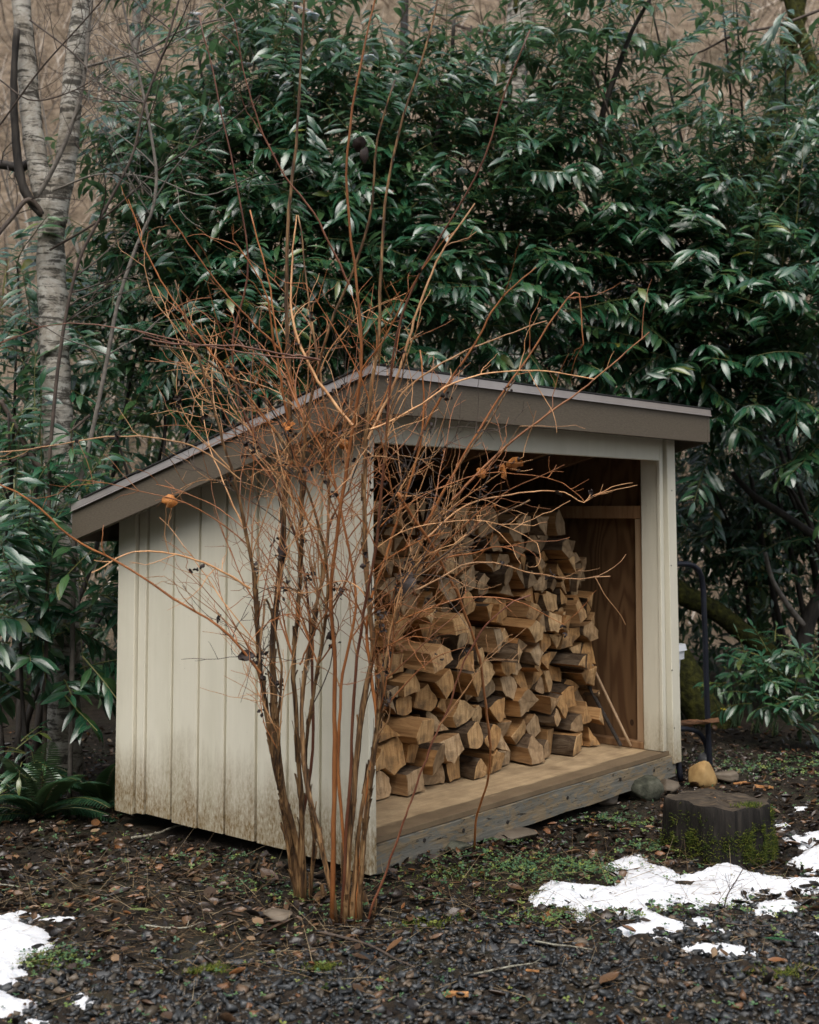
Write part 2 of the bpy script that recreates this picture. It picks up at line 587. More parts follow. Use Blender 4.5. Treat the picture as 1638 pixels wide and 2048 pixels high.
def make_log_mats():
    m = bpy.data.materials.new('log_end_grain')
    nt, b = nodes(m)
    r = obj_rand(nt)
    saw = noise(nt, coords(nt, (70, 10, 9)), 1.0, 4, 0.6, 0.4)
    ring = N(nt, 'ShaderNodeTexWave', Scale=26.0, Distortion=3.0, Detail=3.0)
    ring.wave_type = 'RINGS'
    ring.rings_direction = 'Y'
    nt.links.new(coords(nt), ring.inputs['Vector'])
    blot = noise(nt, coords(nt), 14, 5, 0.65)
    base = ramp(nt, r, [(0, (0.46, 0.25, 0.095)), (0.25, (0.58, 0.35, 0.155)), (0.5, (0.66, 0.45, 0.235)), (0.7, (0.50, 0.285, 0.115)), (0.85, (0.60, 0.42, 0.24)), (1, (0.38, 0.28, 0.17))])
    col = mixc(nt, ramp(nt, saw, [(0.35, (0, 0, 0)), (0.7, (1, 1, 1))]), base, mixc(nt, 1.0, base, (0.52, 0.47, 0.42), 'MULTIPLY'))
    col = mixc(nt, mth(nt, 'MULTIPLY', ring.outputs['Fac'], 0.22), col, mixc(nt, 1.0, base, (0.55, 0.5, 0.45), 'MULTIPLY'))
    col = mixc(nt, mth(nt, 'MULTIPLY', mth(nt, 'SUBTRACT', blot, 0.49, True), 4.0, True), col, (0.10, 0.068, 0.04))
    setc(nt, b, col, 0.78, 0.2)
    bump(nt, b, mth(nt, 'ADD', saw, blot), 0.6, 0.006)
    M['log_end_grain'] = m
    m = bpy.data.materials.new('log_split_face')
    nt, b = nodes(m)
    r = obj_rand(nt)
    g = noise(nt, coords(nt, (34, 3.2, 34)), 1.0, 6, 0.65, 0.5)
    base = ramp(nt, r, [(0, (0.44, 0.22, 0.08)), (0.5, (0.54, 0.31, 0.13)), (1, (0.42, 0.26, 0.13))])
    col = mixc(nt, ramp(nt, g, [(0.3, (0, 0, 0)), (0.7, (1, 1, 1))]), base, mixc(nt, 1.0, base, (0.36, 0.3, 0.26), 'MULTIPLY'))
    setc(nt, b, col, 0.75, 0.2)
    bump(nt, b, g, 0.9, 0.008)
    M['log_split_face'] = m
    simple('log_bark', [(0.25, (0.022, 0.015, 0.010)), (0.5, (0.085, 0.056, 0.034)), (0.78, (0.20, 0.15, 0.10))], 1.0, 0.85, 0.2, 1.0, (26, 8, 26), 6, 0.012, rand=0.35, distort=0.8)
    simple('old_end_grain', [(0.25, (0.11, 0.070, 0.038)), (0.5, (0.25, 0.165, 0.09)), (0.75, (0.40, 0.28, 0.16))], 20.0, 0.82, 0.2, 0.6, (1, 1, 1), 6, 0.006, rand=0.3, distort=0.5)


make_log_mats()


def make_birch():
    m = bpy.data.materials.new('pale_bark')
    nt, b = nodes(m)
    v = coords(nt)
    lich = noise(nt, coords(nt, (7, 7, 9)), 1.0, 6, 0.68, 0.6)
    band = noise(nt, coords(nt, (4, 4, 30)), 1.0, 5, 0.7, 0.6)
    fine = noise(nt, v, 120, 3, 0.6)
    col = ramp(nt, lich, [(0.32, (0.14, 0.12, 0.09)), (0.45, (0.33, 0.30, 0.25)), (0.6, (0.50, 0.48, 0.43)), (0.75, (0.33, 0.31, 0.21))])
    col = mixc(nt, mth(nt, 'MULTIPLY', fine, 0.45), col, mixc(nt, 1.0, col, (0.5, 0.47, 0.43), 'MULTIPLY'))
    dk = mth(nt, 'MULTIPLY', mth(nt, 'SUBTRACT', mth(nt, 'ADD', mth(nt, 'MULTIPLY', band, .6), mth(nt, 'MULTIPLY', noise(nt, coords(nt, (9, 9, 13)), 1.0, 6, 0.72, 1.0), .5)), 0.535, True), 14, True)
    col = mixc(nt, mth(nt, 'MULTIPLY', dk, 0.9), col, (0.035, 0.031, 0.025))
    setc(nt, b, col, 0.8, 0.2)
    bump(nt, b, mth(nt, 'ADD', lich, fine), 0.5, 0.008)
    M['pale_bark'] = m


make_birch()
simple('dark_wet_bark', [(0.3, (0.012, 0.010, 0.009)), (0.7, (0.05, 0.042, 0.034))], 1.0, 0.7, 0.3, 0.8, (40, 40, 8), 5, 0.006)
simple('grey_twig', [(0.3, (0.09, 0.078, 0.066)), (0.7, (0.22, 0.195, 0.165))], 25.0, 0.7, 0.3, 0.3)
simple('brown_twig', [(0.3, (0.04, 0.030, 0.025)), (0.7, (0.10, 0.075, 0.058))], 25.0, 0.7, 0.3, 0.3)
simple('shrub_bark', [(0.3, (0.022, 0.013, 0.008)), (0.46, (0.09, 0.048, 0.022)), (0.58, (0.24, 0.135, 0.058)), (0.75, (0.40, 0.27, 0.135))], 1.0, 0.55, 0.35, 0.9, (60, 60, 6), 5, 0.006, rand=0.25, distort=0.6)
simple('orange_cane', [(0.3, (0.20, 0.066, 0.020)), (0.7, (0.38, 0.150, 0.048))], 30.0, 0.42, 0.45, 0.2, (1, 1, 0.3), 3, 0.002, rand=0.3)
simple('red_cane', [(0.3, (0.085, 0.026, 0.014)), (0.7, (0.19, 0.075, 0.038))], 30.0, 0.4, 0.45, 0.2, (1, 1, 0.3), 3, 0.002, rand=0.3)
simple('tan_twig', [(0.3, (0.30, 0.135, 0.050)), (0.7, (0.58, 0.33, 0.155))], 30.0, 0.42, 0.45, 0.2, (1, 1, 0.3), 3, 0.002, rand=0.35)
simple('dead_leaf_orange', [(0.3, (0.26, 0.085, 0.018)), (0.7, (0.50, 0.20, 0.05))], 50, 0.6, 0.3, 0.4)
simple('dead_leaf_dark', [(0.3, (0.012, 0.009, 0.009)), (0.7, (0.05, 0.034, 0.028))], 50, 0.6, 0.3, 0.4)
simple('laurel_stem', [(0.3, (0.06, 0.075, 0.02)), (0.7, (0.17, 0.16, 0.05))], 20, 0.5, 0.4, 0.1)
simple('mossy_bark', [(0.3, (0.012, 0.011, 0.007)), (0.5, (0.034, 0.036, 0.011)), (0.75, (0.085, 0.082, 0.018))], 22.0, 0.95, 0.1, 1.0, (1, 1, 1), 7, 0.02)
simple('stump_side', [(0.3, (0.005, 0.0045, 0.004)), (0.55, (0.017, 0.0145, 0.012)), (0.8, (0.055, 0.046, 0.036))], 1.0, 0.8, 0.2, 1.0, (32, 32, 4), 6, 0.015, distort=0.6)
simple('stump_top', [(0.3, (0.018, 0.014, 0.011)), (0.55, (0.06, 0.047, 0.034)), (0.8, (0.16, 0.11, 0.065))], 14.0, 0.8, 0.2, 0.9, (1, 3, 1), 6, 0.01)
simple('navy_metal', [(0.3, (0.005, 0.006, 0.010)), (0.7, (0.010, 0.012, 0.020))], 15, 0.42, 0.35, 0.05)
simple('white_plastic', [(0.3, (0.60, 0.62, 0.66)), (0.7, (0.70, 0.72, 0.75))], 5, 0.4, 0.5, 0.02)
simple('steel_rod', [(0.3, (0.022, 0.018, 0.015)), (0.7, (0.05, 0.042, 0.036))], 60, 0.75, 0.2, 0.4)
simple('yellow_stone', [(0.3, (0.20, 0.115, 0.042)), (0.6, (0.36, 0.235, 0.10)), (0.8, (0.44, 0.31, 0.16))], 9, 0.8, 0.2, 0.6, (1, 1, 1), 6, 0.01)
simple('brown_stone', [(0.3, (0.065, 0.050, 0.036)), (0.7, (0.155, 0.125, 0.092))], 9, 0.65, 0.3, 0.5, (1, 1, 1), 6, 0.008, rand=0.2)
simple('grey_stone', [(0.3, (0.034, 0.036, 0.038)), (0.7, (0.10, 0.10, 0.10))], 12, 0.5, 0.4, 0.5, (1, 1, 1), 6, 0.008, rand=0.3)
simple('mossy_stone', [(0.3, (0.012, 0.013, 0.010)), (0.5, (0.045, 0.047, 0.033)), (0.66, (0.10, 0.10, 0.075)), (0.8, (0.05, 0.07, 0.02))], 12, 0.85, 0.2, 1.0, (1, 1, 1), 7, 0.015)
simple('lichen_stick', [(0.35, (0.07, 0.055, 0.04)), (0.55, (0.25, 0.24, 0.19)), (0.8, (0.42, 0.42, 0.34))], 60, 0.85, 0.1, 0.5, (1, 1, 1), 4, 0.004)
simple('bark_slab_wood', [(0.3, (0.03, 0.016, 0.009)), (0.55, (0.13, 0.062, 0.028)), (0.8, (0.30, 0.17, 0.08))], 1.0, 0.7, 0.2, 0.9, (6, 50, 50), 6, 0.01)
simple('orange_chip', [(0.3, (0.22, 0.09, 0.03)), (0.7, (0.42, 0.22, 0.09))], 1.0, 0.7, 0.2, 0.4, (40, 6, 40), 5, 0.004)
simple('daffodil_bud', [(0.3, (0.5, 0.38, 0.02)), (0.7, (0.65, 0.52, 0.05))], 20, 0.5, 0.3, 0.0)
simple('soil_dark', [(0.3, (0.008, 0.006, 0.004)), (0.6, (0.03, 0.020, 0.013)), (0.8, (0.06, 0.04, 0.025))], 30, 0.8, 0.2, 0.8)


def make_snow():
    m = bpy.data.materials.new('snow')
    nt, b = nodes(m)
    n = noise(nt, coords(nt), 70, 5, 0.65)
    d = noise(nt, coords(nt), 45, 4, 0.6)
    col = mixc(nt, mth(nt, 'MULTIPLY', mth(nt, 'SUBTRACT', d, 0.62, True), 5, True), (0.66, 0.672, 0.70), (0.27, 0.23, 0.18))
    setc(nt, b, col, 0.6, 0.3)
    b.inputs['Subsurface Weight'].default_value = 0.25
    b.inputs['Subsurface Radius'].default_value = (0.02, 0.025, 0.03)
    b.inputs['Subsurface Scale'].default_value = 0.6
    bump(nt, b, mth(nt, 'ADD', n, mth(nt, 'MULTIPLY', noise(nt, coords(nt), 22, 4, .6), 1.2)), 0.6, 0.014)
    M['snow'] = m


make_snow()


def make_ground():
    m = bpy.data.materials.new('forest_soil')
    nt, b = nodes(m)
    v = coords(nt)
    n = noise(nt, v, 22, 8, 0.7)
    n2 = noise(nt, v, 2.2, 4, 0.6)
    n3 = noise(nt, v, 130, 3, 0.7)
    col = ramp(nt, n, [(0.3, (0.007, 0.005, 0.004)), (0.5, (0.024, 0.017, 0.011)), (0.65, (0.05, 0.034, 0.020)), (0.8, (0.10, 0.07, 0.042))])
    col = mixc(nt, mth(nt, 'MULTIPLY', mth(nt, 'SUBTRACT', n2, 0.5, True), 2.5, True), col, mixc(nt, n3, (0.012, 0.012, 0.008), (0.06, 0.065, 0.03)))
    setc(nt, b, col, 0.75, 0.25)
    bump(nt, b, mth(nt, 'ADD', n, mth(nt, 'MULTIPLY', n3, 0.4)), 1.0, 0.025)
    M['forest_soil'] = m
    m = bpy.data.materials.new('brushy_slope')
    nt, b = nodes(m)
    v = coords(nt)
    n = noise(nt, v, 2.4, 10, 0.82)
    n2 = noise(nt, v, 0.4, 4, 0.6)
    n3 = noise(nt, coords(nt, (2, 1, 1)), 6.0, 6, 0.78)
    col = ramp(nt, n, [(0.36, (0.12, 0.085, 0.055)), (0.5, (0.40, 0.30, 0.205)), (0.62, (0.66, 0.52, 0.38))])
    col = mixc(nt, mth(nt, 'MULTIPLY', n3, 0.5), col, (0.30, 0.24, 0.18))
    col = mixc(nt, mth(nt, 'MULTIPLY', mth(nt, 'SUBTRACT', n2, 0.52, True), 3, True), col, (0.13, 0.115, 0.075))
    setc(nt, b, col, 0.9, 0.1)
    bump(nt, b, n3, 1.0, 0.3)
    M['brushy_slope'] = m


make_ground()

# ------------------------------------------------------------------ ground and hillside


def grid_mesh(name, xs, ys, zf, mat, kind='structure', label=None):
    X, Y = np.meshgrid(xs, ys)
    Z = zf(X, Y)
    V = np.stack([X, Y, Z], -1).reshape(-1, 3)
    nx, ny = len(xs), len(ys)
    i = np.arange(nx - 1)[None] + np.arange(ny - 1)[:, None] * nx
    a, b_, c, d = i, i + 1, i + 1 + nx, i + nx
    T = np.concatenate([np.stack([a, b_, c], -1).reshape(-1, 3), np.stack([a, c, d], -1).reshape(-1, 3)])
    o = np_mesh(name, V, T, mat, smooth=True)
    return tag_kind(o, kind, label)


xs = np.r_[np.linspace(-70, -6, 14)[:-1], np.linspace(-6, 6, 200), np.linspace(6, 70, 14)[1:]]
ys = np.r_[np.linspace(-40, 2.5, 14)[:-1], np.linspace(2.5, 11, 160), np.linspace(11, 15.5, 8)[1:]]


def gz_rough(x, y):
    near = np.exp(-((x / 7) ** 4)) * ((y > 2) & (y < 12))
    return gz(x, y) + near * (0.006 * np.sin(31 * x + 17 * y) + 0.005 * np.sin(47 * y - 23 * x + 2) + 0.004 * np.sin(61 * x + 3))


grid_mesh('ground', xs, ys, gz_rough, M['forest_soil'], label='dark wet soil under leaf litter around the shed')


def hz(x, y):
    t = np.maximum(y - 14.0, 0)
    return -0.05 + 0.80 * t ** 1.02 + 0.5 * np.sin(0.35 * x + 0.2 * y) * np.minimum(t / 6, 1) + 0.25 * np.sin(1.1 * x + 0.6 * y) * np.minimum(t / 6, 1)


grid_mesh('hillside', np.linspace(-75, 75, 70), np.linspace(14, 75, 60), hz, M['brushy_slope'], label='steep brown hillside of leafless brush behind the laurels')

def hz2(x, y):  # unseen slope added to block low sky light, set back before the opening
    t = np.maximum(-9.0 - 1.1 * np.maximum(x + 4.0, 0) - y, 0)
    return -0.05 + 0.85 * t + 0.6 * np.sin(0.3 * x + 0.2 * y) * np.minimum(t / 6, 1)


simple('sky_blocking_slope', [(0.3, (0.012, 0.018, 0.010)), (0.55, (0.04, 0.05, 0.026)), (0.75, (0.10, 0.085, 0.06))], 0.8, 0.95, 0.1, 1.0, (1, 1, 1), 8, 0.4)
grid_mesh('hillside', np.linspace(-75, 75, 50), np.linspace(-75, -9, 40), hz2, M['sky_blocking_slope'], label='unseen dark slope added behind the camera to block low sky light')

# bare brush on the hillside: a mass nobody could count
def tri_tube(n):
    a = np.arange(3) * 2 * math.pi / 3
    v = []
    for k in range(n):
        t = k / (n - 1)
        v += [(math.cos(q) * (1 - 0.75 * t), math.sin(q) * (1 - 0.75 * t), t) for q in a]
    f = []
    for k in range(n - 1):
        for j in range(3):
            j2 = (j + 1) % 3
            f += [(k * 3 + j, k * 3 + j2, k * 3 + 3 + j2), (k * 3 + j, k * 3 + 3 + j2, k * 3 + 3 + j)]
    return np.array(v, float), np.array(f)


tv, tf = tri_tube(2)
k = 18000
bx = RNG.uniform(-16, 16, k)
by = 14.3 + 26 * RNG.random(k) ** 1.2
bx = bx * (0.45 + by / 40)
bz = hz(bx, by)
ax = RNG.normal(0, 0.6, (k, 3)) + np.array([0, -0.15, 0.9])
R = frames(ax, np.tile([0.0, 1.0, 0.05], (k, 1)))
R = R[:, :, [0, 2, 1]]
L = RNG.uniform(0.3, 1.5, k)
S = np.stack([0.006 + 0.022 * RNG.random(k) ** 2] * 2 + [L], 1)
V, T, rn, _ = spread(tv, tf, R, np.stack([bx, by, bz - 0.05], 1), S, RNG.random(k))
tag_kind(np_mesh('leafless_brush', V, T, M['brush_stem'], rn), 'stuff', 'tangle of thin bare brown stems covering the hillside')

# ------------------------------------------------------------------ the shed (u along the open front, v towards the back, w up)
RZ = math.pi / 2 - YAW
shed = thing('wood_shed', 'cream open-fronted wood shed with brown sloping roof, full of firewood', 'shed', (CX0, CY0, 0), RZ)
SHED_M = Matrix.Translation((CX0, CY0, 0)) @ Matrix.Rotation(RZ, 4, 'Z')


def loc2w(u, v, w):
    return np.array([CX0 + u * math.sin(YAW) - v * math.cos(YAW), CY0 + u * math.cos(YAW) + v * math.sin(YAW), w])


D_, W_ = 1.652, 2.575
ZT, HF, OS, OF, OB, OR, RISE = 2.081, 0.188, 0.165, 0.161, 0.175, 0.15, 0.2723


def roof_z(v):
    return ZT - RISE * (v + OF)


def wall_top(v):
    return roof_z(v) - 0.075


cream = M['cream_paint']
# left side wall: separate vertical boards with recessed joints over a backing sheet
mb = MB()
mb.add([(0.026, 0.03, 0.07), (0.026, D_ - 0.02, 0.07), (0.026, D_ - 0.02, wall_top(D_)), (0.026, 0.03, wall_top(0.03)),
        (0.034, 0.031, 0.07), (0.034, D_ - 0.02, 0.07), (0.034, D_ - 0.02, wall_top(D_)), (0.034, 0.031, wall_top(0.03))],
       [(0, 1, 2, 3), (7, 6, 5, 4), (0, 4, 5, 1), (3, 2, 6, 7), (0, 3, 7, 4), (1, 5, 6, 2)])
mb.build('wall_backing', cream, shed)


def side_board(v0, v1, u0, zb, lean=0.0):
    ch = 0.0035
    prof = [(u0 + ch, v0), (u0, v0 + ch), (u0, v1 - ch), (u0 + ch, v1), (0.029, v1), (0.029, v0)]
    vs = []
    for (u, v) in prof:
        vs.append((u, v - lean * (1 if v < 0.02 else 0), zb))
    for (u, v) in prof:
        vs.append((u, v, wall_top(v)))
    n = len(prof)
    b = MB()
    b.add(vs, [tuple(range(n)), tuple(range(2 * n - 1, n - 1, -1))] + [(i, i + n, (i + 1) % n + n, (i + 1) % n) for i in range(n)])
    return b.build('wall_board', cream, shed)


edges = [0.145, 0.273, 0.471, 0.669, 0.874, 1.06, 1.251, 1.446]
for i in range(len(edges) - 1):
    side_board(edges[i] + 0.008, edges[i + 1] - 0.008, 0.008 + random.uniform(-0.0015, 0.0015), 0.056 + random.uniform(-0.006, 0.006))
side_board(edges[-1] + 0.007, 1.512, 0.004, 0.055)
c1 = side_board(1.517, D_, -0.014, 0.048)
c1.name = 'corner_trim'
c2 = side_board(0.0, 0.1385, -0.010, 0.045, 0.03)
c2.name = 'corner_trim'
# thin front edge of the left wall
mb = MB()
mb.box((0.0295, -0.004, 0.06), (0.0345, 0.03, wall_top(0)), ch=0.001)
mb.build('front_jamb', cream, shed)
# inside face of the left wall and back wall
mb = MB()
mb.add([(0.035, 0.035, 0.18), (0.035, D_ - 0.05, 0.18), (0.035, D_ - 0.05, wall_top(D_) - 0.02), (0.035, 0.035, wall_top(0.03) - 0.02),
        (0.042, 0.035, 0.18), (0.042, D_ - 0.05, 0.18), (0.042, D_ - 0.05, wall_top(D_) - 0.02), (0.042, 0.035, wall_top(0.03) - 0.02)],
       [(0, 1, 2, 3), (7, 6, 5, 4), (0, 4, 5, 1), (3, 2, 6, 7), (0, 3, 7, 4), (1, 5, 6, 2)])
mb.build('inner_panel', M['plywood'], shed)
mb = MB()
mb.box((0.06, D_ - 0.045, 0.06), (2.44, D_ - 0.02, wall_top(D_)))
mb.build('back_wall', M['plywood'], shed)
# right wall: plywood, studs, girt, plate
UR = 2.455
mb = MB()
mb.add([(UR + 0.045, 0.11, 0.09), (UR + 0.045, D_, 0.09), (UR + 0.045, D_, wall_top(D_)), (UR + 0.045, 0.11, wall_top(0.11)),
        (UR + 0.06, 0.11, 0.09), (UR + 0.06, D_, 0.09), (UR + 0.06, D_, wall_top(D_)), (UR + 0.06, 0.11, wall_top(0.11))],
       [(0, 1, 2, 3), (7, 6, 5, 4), (0, 4, 5, 1), (3, 2, 6, 7), (0, 3, 7, 4), (1, 5, 6, 2)])
mb.build('right_panel', M['plywood'], shed)
mb = MB()
mb.add([(UR + 0.061, 0.06, 0.07), (UR + 0.061, D_, 0.07), (UR + 0.061, D_, wall_top(D_)), (UR + 0.061, 0.06, wall_top(0.06)),
        (UR + 0.085, 0.06, 0.07), (UR + 0.085, D_, 0.07), (UR + 0.085, D_, wall_top(D_)), (UR + 0.085, 0.06, wall_top(0.06))],
       [(0, 1, 2, 3), (7, 6, 5, 4), (0, 4, 5, 1), (3, 2, 6, 7), (0, 3, 7, 4), (1, 5, 6, 2)])
mb.build('right_siding', cream, shed)
mb = MB()
mb.box((UR, 0.128, 0.215), (UR + 0.044, 0.178, 1.46), ch=0.003)
mb.build('stud', M['pale_lumber'], shed)
mb = MB()
mb.box((UR - 0.004, 0.128, 1.462), (UR + 0.04, 1.6, 1.535), ch=0.003, axis=1)
mb.build('girt', M['bare_lumber'], shed)
mb = MB()
mb.box((UR - 0.02, 0.128, 0.176), (UR + 0.044, 1.6, 0.214), ch=0.003, axis=1)
mb.build('bottom_plate', M['bare_lumber'], shed)
mb = MB()
mb.box((UR, 0.95, 0.215), (UR + 0.044, 0.99, 1.46), ch=0.003)
mb.build('stud', M['bare_lumber'], shed)
# right front post: reveal board, bead, proud trim
mb = MB()
mb.box((UR - 0.018, 0.022, 0.178), (UR + 0.03, 0.126, 1.80), ch=0.003)
mb.build('post', cream, shed)
mb = MB()
mb.box((UR - 0.024, 0.0, 0.18), (UR + 0.014, 0.0215, 1.93), ch=0.003)
mb.build('post_bead', cream, shed)


def lean_box(b, u0, u1, v0, v1, z0, z1, du, ch=0.003):
    k = len(b.v)
    b.box((u0, v0, z0), (u1, v1, z1), ch=ch)
    for i in range(k, len(b.v)):
        x, y, z = b.v[i]
        b.v[i] = (x + du * (1 - (z - z0) / (z1 - z0)), y, z)


mb = MB()
lean_box(mb, UR + 0.022, UR + 0.112, -0.022, 0.058, 0.105, 1.94, 0.03)
mb.build('corner_trim', cream, shed)
nm = MB()
for w, du in ((1.62, 0.07), (0.30, 0.06), (0.62, 0.045), (1.2, 0.05)):
    nm.tube([(UR + du, -0.0205, w), (UR + du + 0.0, -0.025, w)], 0.0035, 6)
tag_kind(nm.build('nail_heads', M['dark_wet_bark'], shed), 'stuff')
# header over the opening
mb = MB()
mb.box((0.036, 0.0, 1.787), (UR - 0.026, 0.038, 1.915), ch=0.003, axis=0)
mb.build('header', cream, shed)
# floor and rim
mb = MB()
mb.box((0.0435, 0.0, 0.152), (UR + 0.04, D_ - 0.05, 0.174))
mb.build('floor_panel', M['floor_plywood'], shed)
mb = MB()
nseg = 26
for i in range(nseg):
    pass
us = np.linspace(0.036, W_ - 0.03, nseg)
vs, fs = [], []
for i, u in enumerate(us):
    j = lambda a: random.uniform(-a, a)
    vs += [(u, -0.012 + j(.0015), 0.148 + j(.003)), (u, 0.028, 0.148), (u, 0.028, 0.03), (u, -0.012 + j(.0015), 0.03 + j(.004))]
for i in range(nseg - 1):
    for q in range(4):
        q2 = (q + 1) % 4
        fs.append((i * 4 + q, i * 4 + q2, i * 4 + 4 + q2, i * 4 + 4 + q))
fs += [(3, 2, 1, 0), tuple((nseg - 1) * 4 + q for q in range(4))]
mb.add(vs, fs)
rim = mb.build('rim_board', M['weathered_rim'], shed)
nm = MB()
for u, w in ((0.35, .11), (0.62, .10), (0.95, .075), (1.45, 0.10), (1.95, .11), (2.3, .10)):
    nm.tube([(u, -0.010, w), (u, -0.016, w)], 0.009, 7)
tag_kind(nm.build('bolt_heads', M['dark_wet_bark'], rim), 'stuff')
mb = MB()
mb.box((0.10, 0.03, 0.03), (0.14, D_ - 0.06, 0.15))
mb.box((2.30, 0.03, 0.03), (2.34, D_ - 0.06, 0.15))
mb.box((1.20, 0.03, 0.03), (1.24, D_ - 0.06, 0.15))
mb.build('floor_joists', M['dark_void_wood'], shed)


# roof
def slab(u0, u1, v0, v1, dz0, dz1, name, mat, parent=shed):
    b = MB()
    b.add([(u0, v0, roof_z(v0) + dz0), (u1, v0, roof_z(v0) + dz0), (u1, v1, roof_z(v1) + dz0), (u0, v1, roof_z(v1) + dz0),
           (u0, v0, roof_z(v0) + dz1), (u1, v0, roof_z(v0) + dz1), (u1, v1, roof_z(v1) + dz1), (u0, v1, roof_z(v1) + dz1)],
          [(0, 3, 2, 1), (4, 5, 6, 7), (0, 1, 5, 4), (1, 2, 6, 5), (2, 3, 7, 6), (3, 0, 4, 7)])
    return b.build(name, mat, parent)


UL, URR, VF, VB = -OS, W_ + OR, -OF, D_ + OB
roof = slab(UL + 0.03, URR - 0.03, VF + 0.03, VB - 0.03, -0.03, -0.008, 'roof', M['dark_void_wood'])
for i in range(9):
    v0 = VF - 0.008 + i * 0.205
    slab(UL - 0.012, URR + 0.012, v0, min(v0 + 0.25, VB + 0.01), 0.001 + 0.004 * (i % 2), 0.0075 + 0.004 * (i % 2), 'shingle_course', M['shingle'], roof)
for u in (0.35, 0.85, 1.35, 1.85, 2.32):
    slab(u, u + 0.038, VF + 0.034, VB - 0.034, -0.12, -0.0305, 'rafter', M['bare_lumber'])
# fascia: front, left rake, right rake, back
mb = MB()
mb.box((UL + 0.031, VF, ZT - HF), (URR - 0.031, VF + 0.028, ZT - 0.012), ch=0.003, axis=0)
mb.build('fascia_board', M['fascia_paint'], shed)


def rake(u0, u1, name, mat, d0, d1, va=VF, vb=VB):
    b = MB()
    b.add([(u0, va, roof_z(va) - d1), (u1, va, roof_z(va) - d1), (u1, vb, roof_z(vb) - d1), (u0, vb, roof_z(vb) - d1),
           (u0, va, roof_z(va) - d0), (u1, va, roof_z(va) - d0), (u1, vb, roof_z(vb) - d0), (u0, vb, roof_z(vb) - d0)],
          [(0, 3, 2, 1), (4, 5, 6, 7), (0, 1, 5, 4), (1, 2, 6, 5), (2, 3, 7, 6), (3, 0, 4, 7)])
    return b.build(name, mat, shed)


rake(UL, UL + 0.028, 'rake_board', M['fascia_paint'], 0.012, HF - 0.006)
rake(URR - 0.028, URR, 'rake_board', M['fascia_paint'], 0.012, HF - 0.006)
mb = MB()
mb.box((UL + 0.031, VB - 0.028, roof_z(VB) - HF), (URR - 0.031, VB, roof_z(VB) - 0.012))
mb.build('fascia_board', M['fascia_paint'], shed)
# metal drip edge: front strip with a small kicked-out lip, and along the left rake
b = MB()
prof = [(VF - 0.004, 0.0), (VF - 0.006, -0.030), (VF - 0.014, -0.037), (VF - 0.010, -0.033), (VF - 0.003, -0.026), (VF - 0.001, 0.0)]
vs = [(u, p[0], ZT + p[1]) for u in (UL - 0.006, URR + 0.006) for p in prof]
n = len(prof)
b.add(vs, [tuple(range(n)), tuple(range(2 * n - 1, n - 1, -1))] + [(i, i + n, (i + 1) % n + n, (i + 1) % n) for i in range(n)])
b.build('drip_edge', M['drip_metal'], shed)
b = MB()
prof = [(UL - 0.004, 0.0), (UL - 0.006, -0.034), (UL - 0.014, -0.041), (UL - 0.009, -0.036), (UL - 0.002, -0.029), (UL - 0.001, 0.0)]
vs = [(p[0], v, roof_z(v) + p[1]) for v in (VF - 0.0145, VB + 0.004) for p in prof]
b.add(vs, [tuple(range(n)), tuple(range(2 * n - 1, n - 1, -1))] + [(i, i + n, (i + 1) % n + n, (i + 1) % n) for i in range(n)])
b.build('drip_edge', M['drip_metal'], shed)

# ------------------------------------------------------------------ firewood: every log a thing of its own
ORD = ['zeroth', 'first', 'second', 'third', 'fourth', 'fifth', 'sixth', 'seventh', 'eighth', 'ninth', 'tenth', 'eleventh', 'twelfth',
       'thirteenth', 'fourteenth', 'fifteenth', 'sixteenth', 'seventeenth', 'eighteenth', 'nineteenth', 'twentieth', 'twenty-first']


def clip_poly(poly, a, b, c):
    out = []
    for i in range(len(poly)):
        p, q = poly[i], poly[(i + 1) % len(poly)]
        dp, dq = a * p[0] + b * p[1] - c, a * q[0] + b * q[1] - c
        if dp <= 0:
            out.append(p)
        if dp * dq < 0:
            t = dp / (dp - dq)
            out.append((p[0] + t * (q[0] - p[0]), p[1] + t * (q[1] - p[1])))
    return out


rs = random.Random(23)
seeds, w = [], 0.176
row_h = [0.13, 0.12, 0.115, 0.11, 0.10, 0.098, 0.092, 0.088, 0.085, 0.082, 0.08, 0.078, 0.075, 0.07]
for r, h in enumerate(row_h):
    u = 0.075 + rs.uniform(0, 0.05)
    col = 0
    while u < 2.36:
        big = 1.15 - 0.035 * r - 0.10 * max(0, u - 1.2)
        wd = rs.choice([0.07, 0.09, 0.11, 0.13, 0.16, 0.20]) * big
        col += 1
        top = 1.46 + 0.05 * math.sin(2.3 * u) - (0.16 if u > 2.1 else 0) + (0.08 if u < .5 else 0)
        cz = w + h / 2 + (rs.uniform(-0.052, 0.052) if r else rs.uniform(-.02, .045))
        if cz < top:
            seeds.append([u + wd / 2, cz, r + 1, col])
        u += wd
    w += h
bounds = (0.055, 2.375, 0.1755, 1.56)
SP = np.array([(s[0], s[1]) for s in seeds])
log_mats_new = [M['log_end_grain'], M['log_split_face'], M['log_bark']]
log_mats_old = [M['old_end_grain'], M['log_split_face'], M['log_bark']]
row_count = {}
for s in seeds:
    row_count[s[2]] = max(row_count.get(s[2], 0), s[3])
log_objs = []
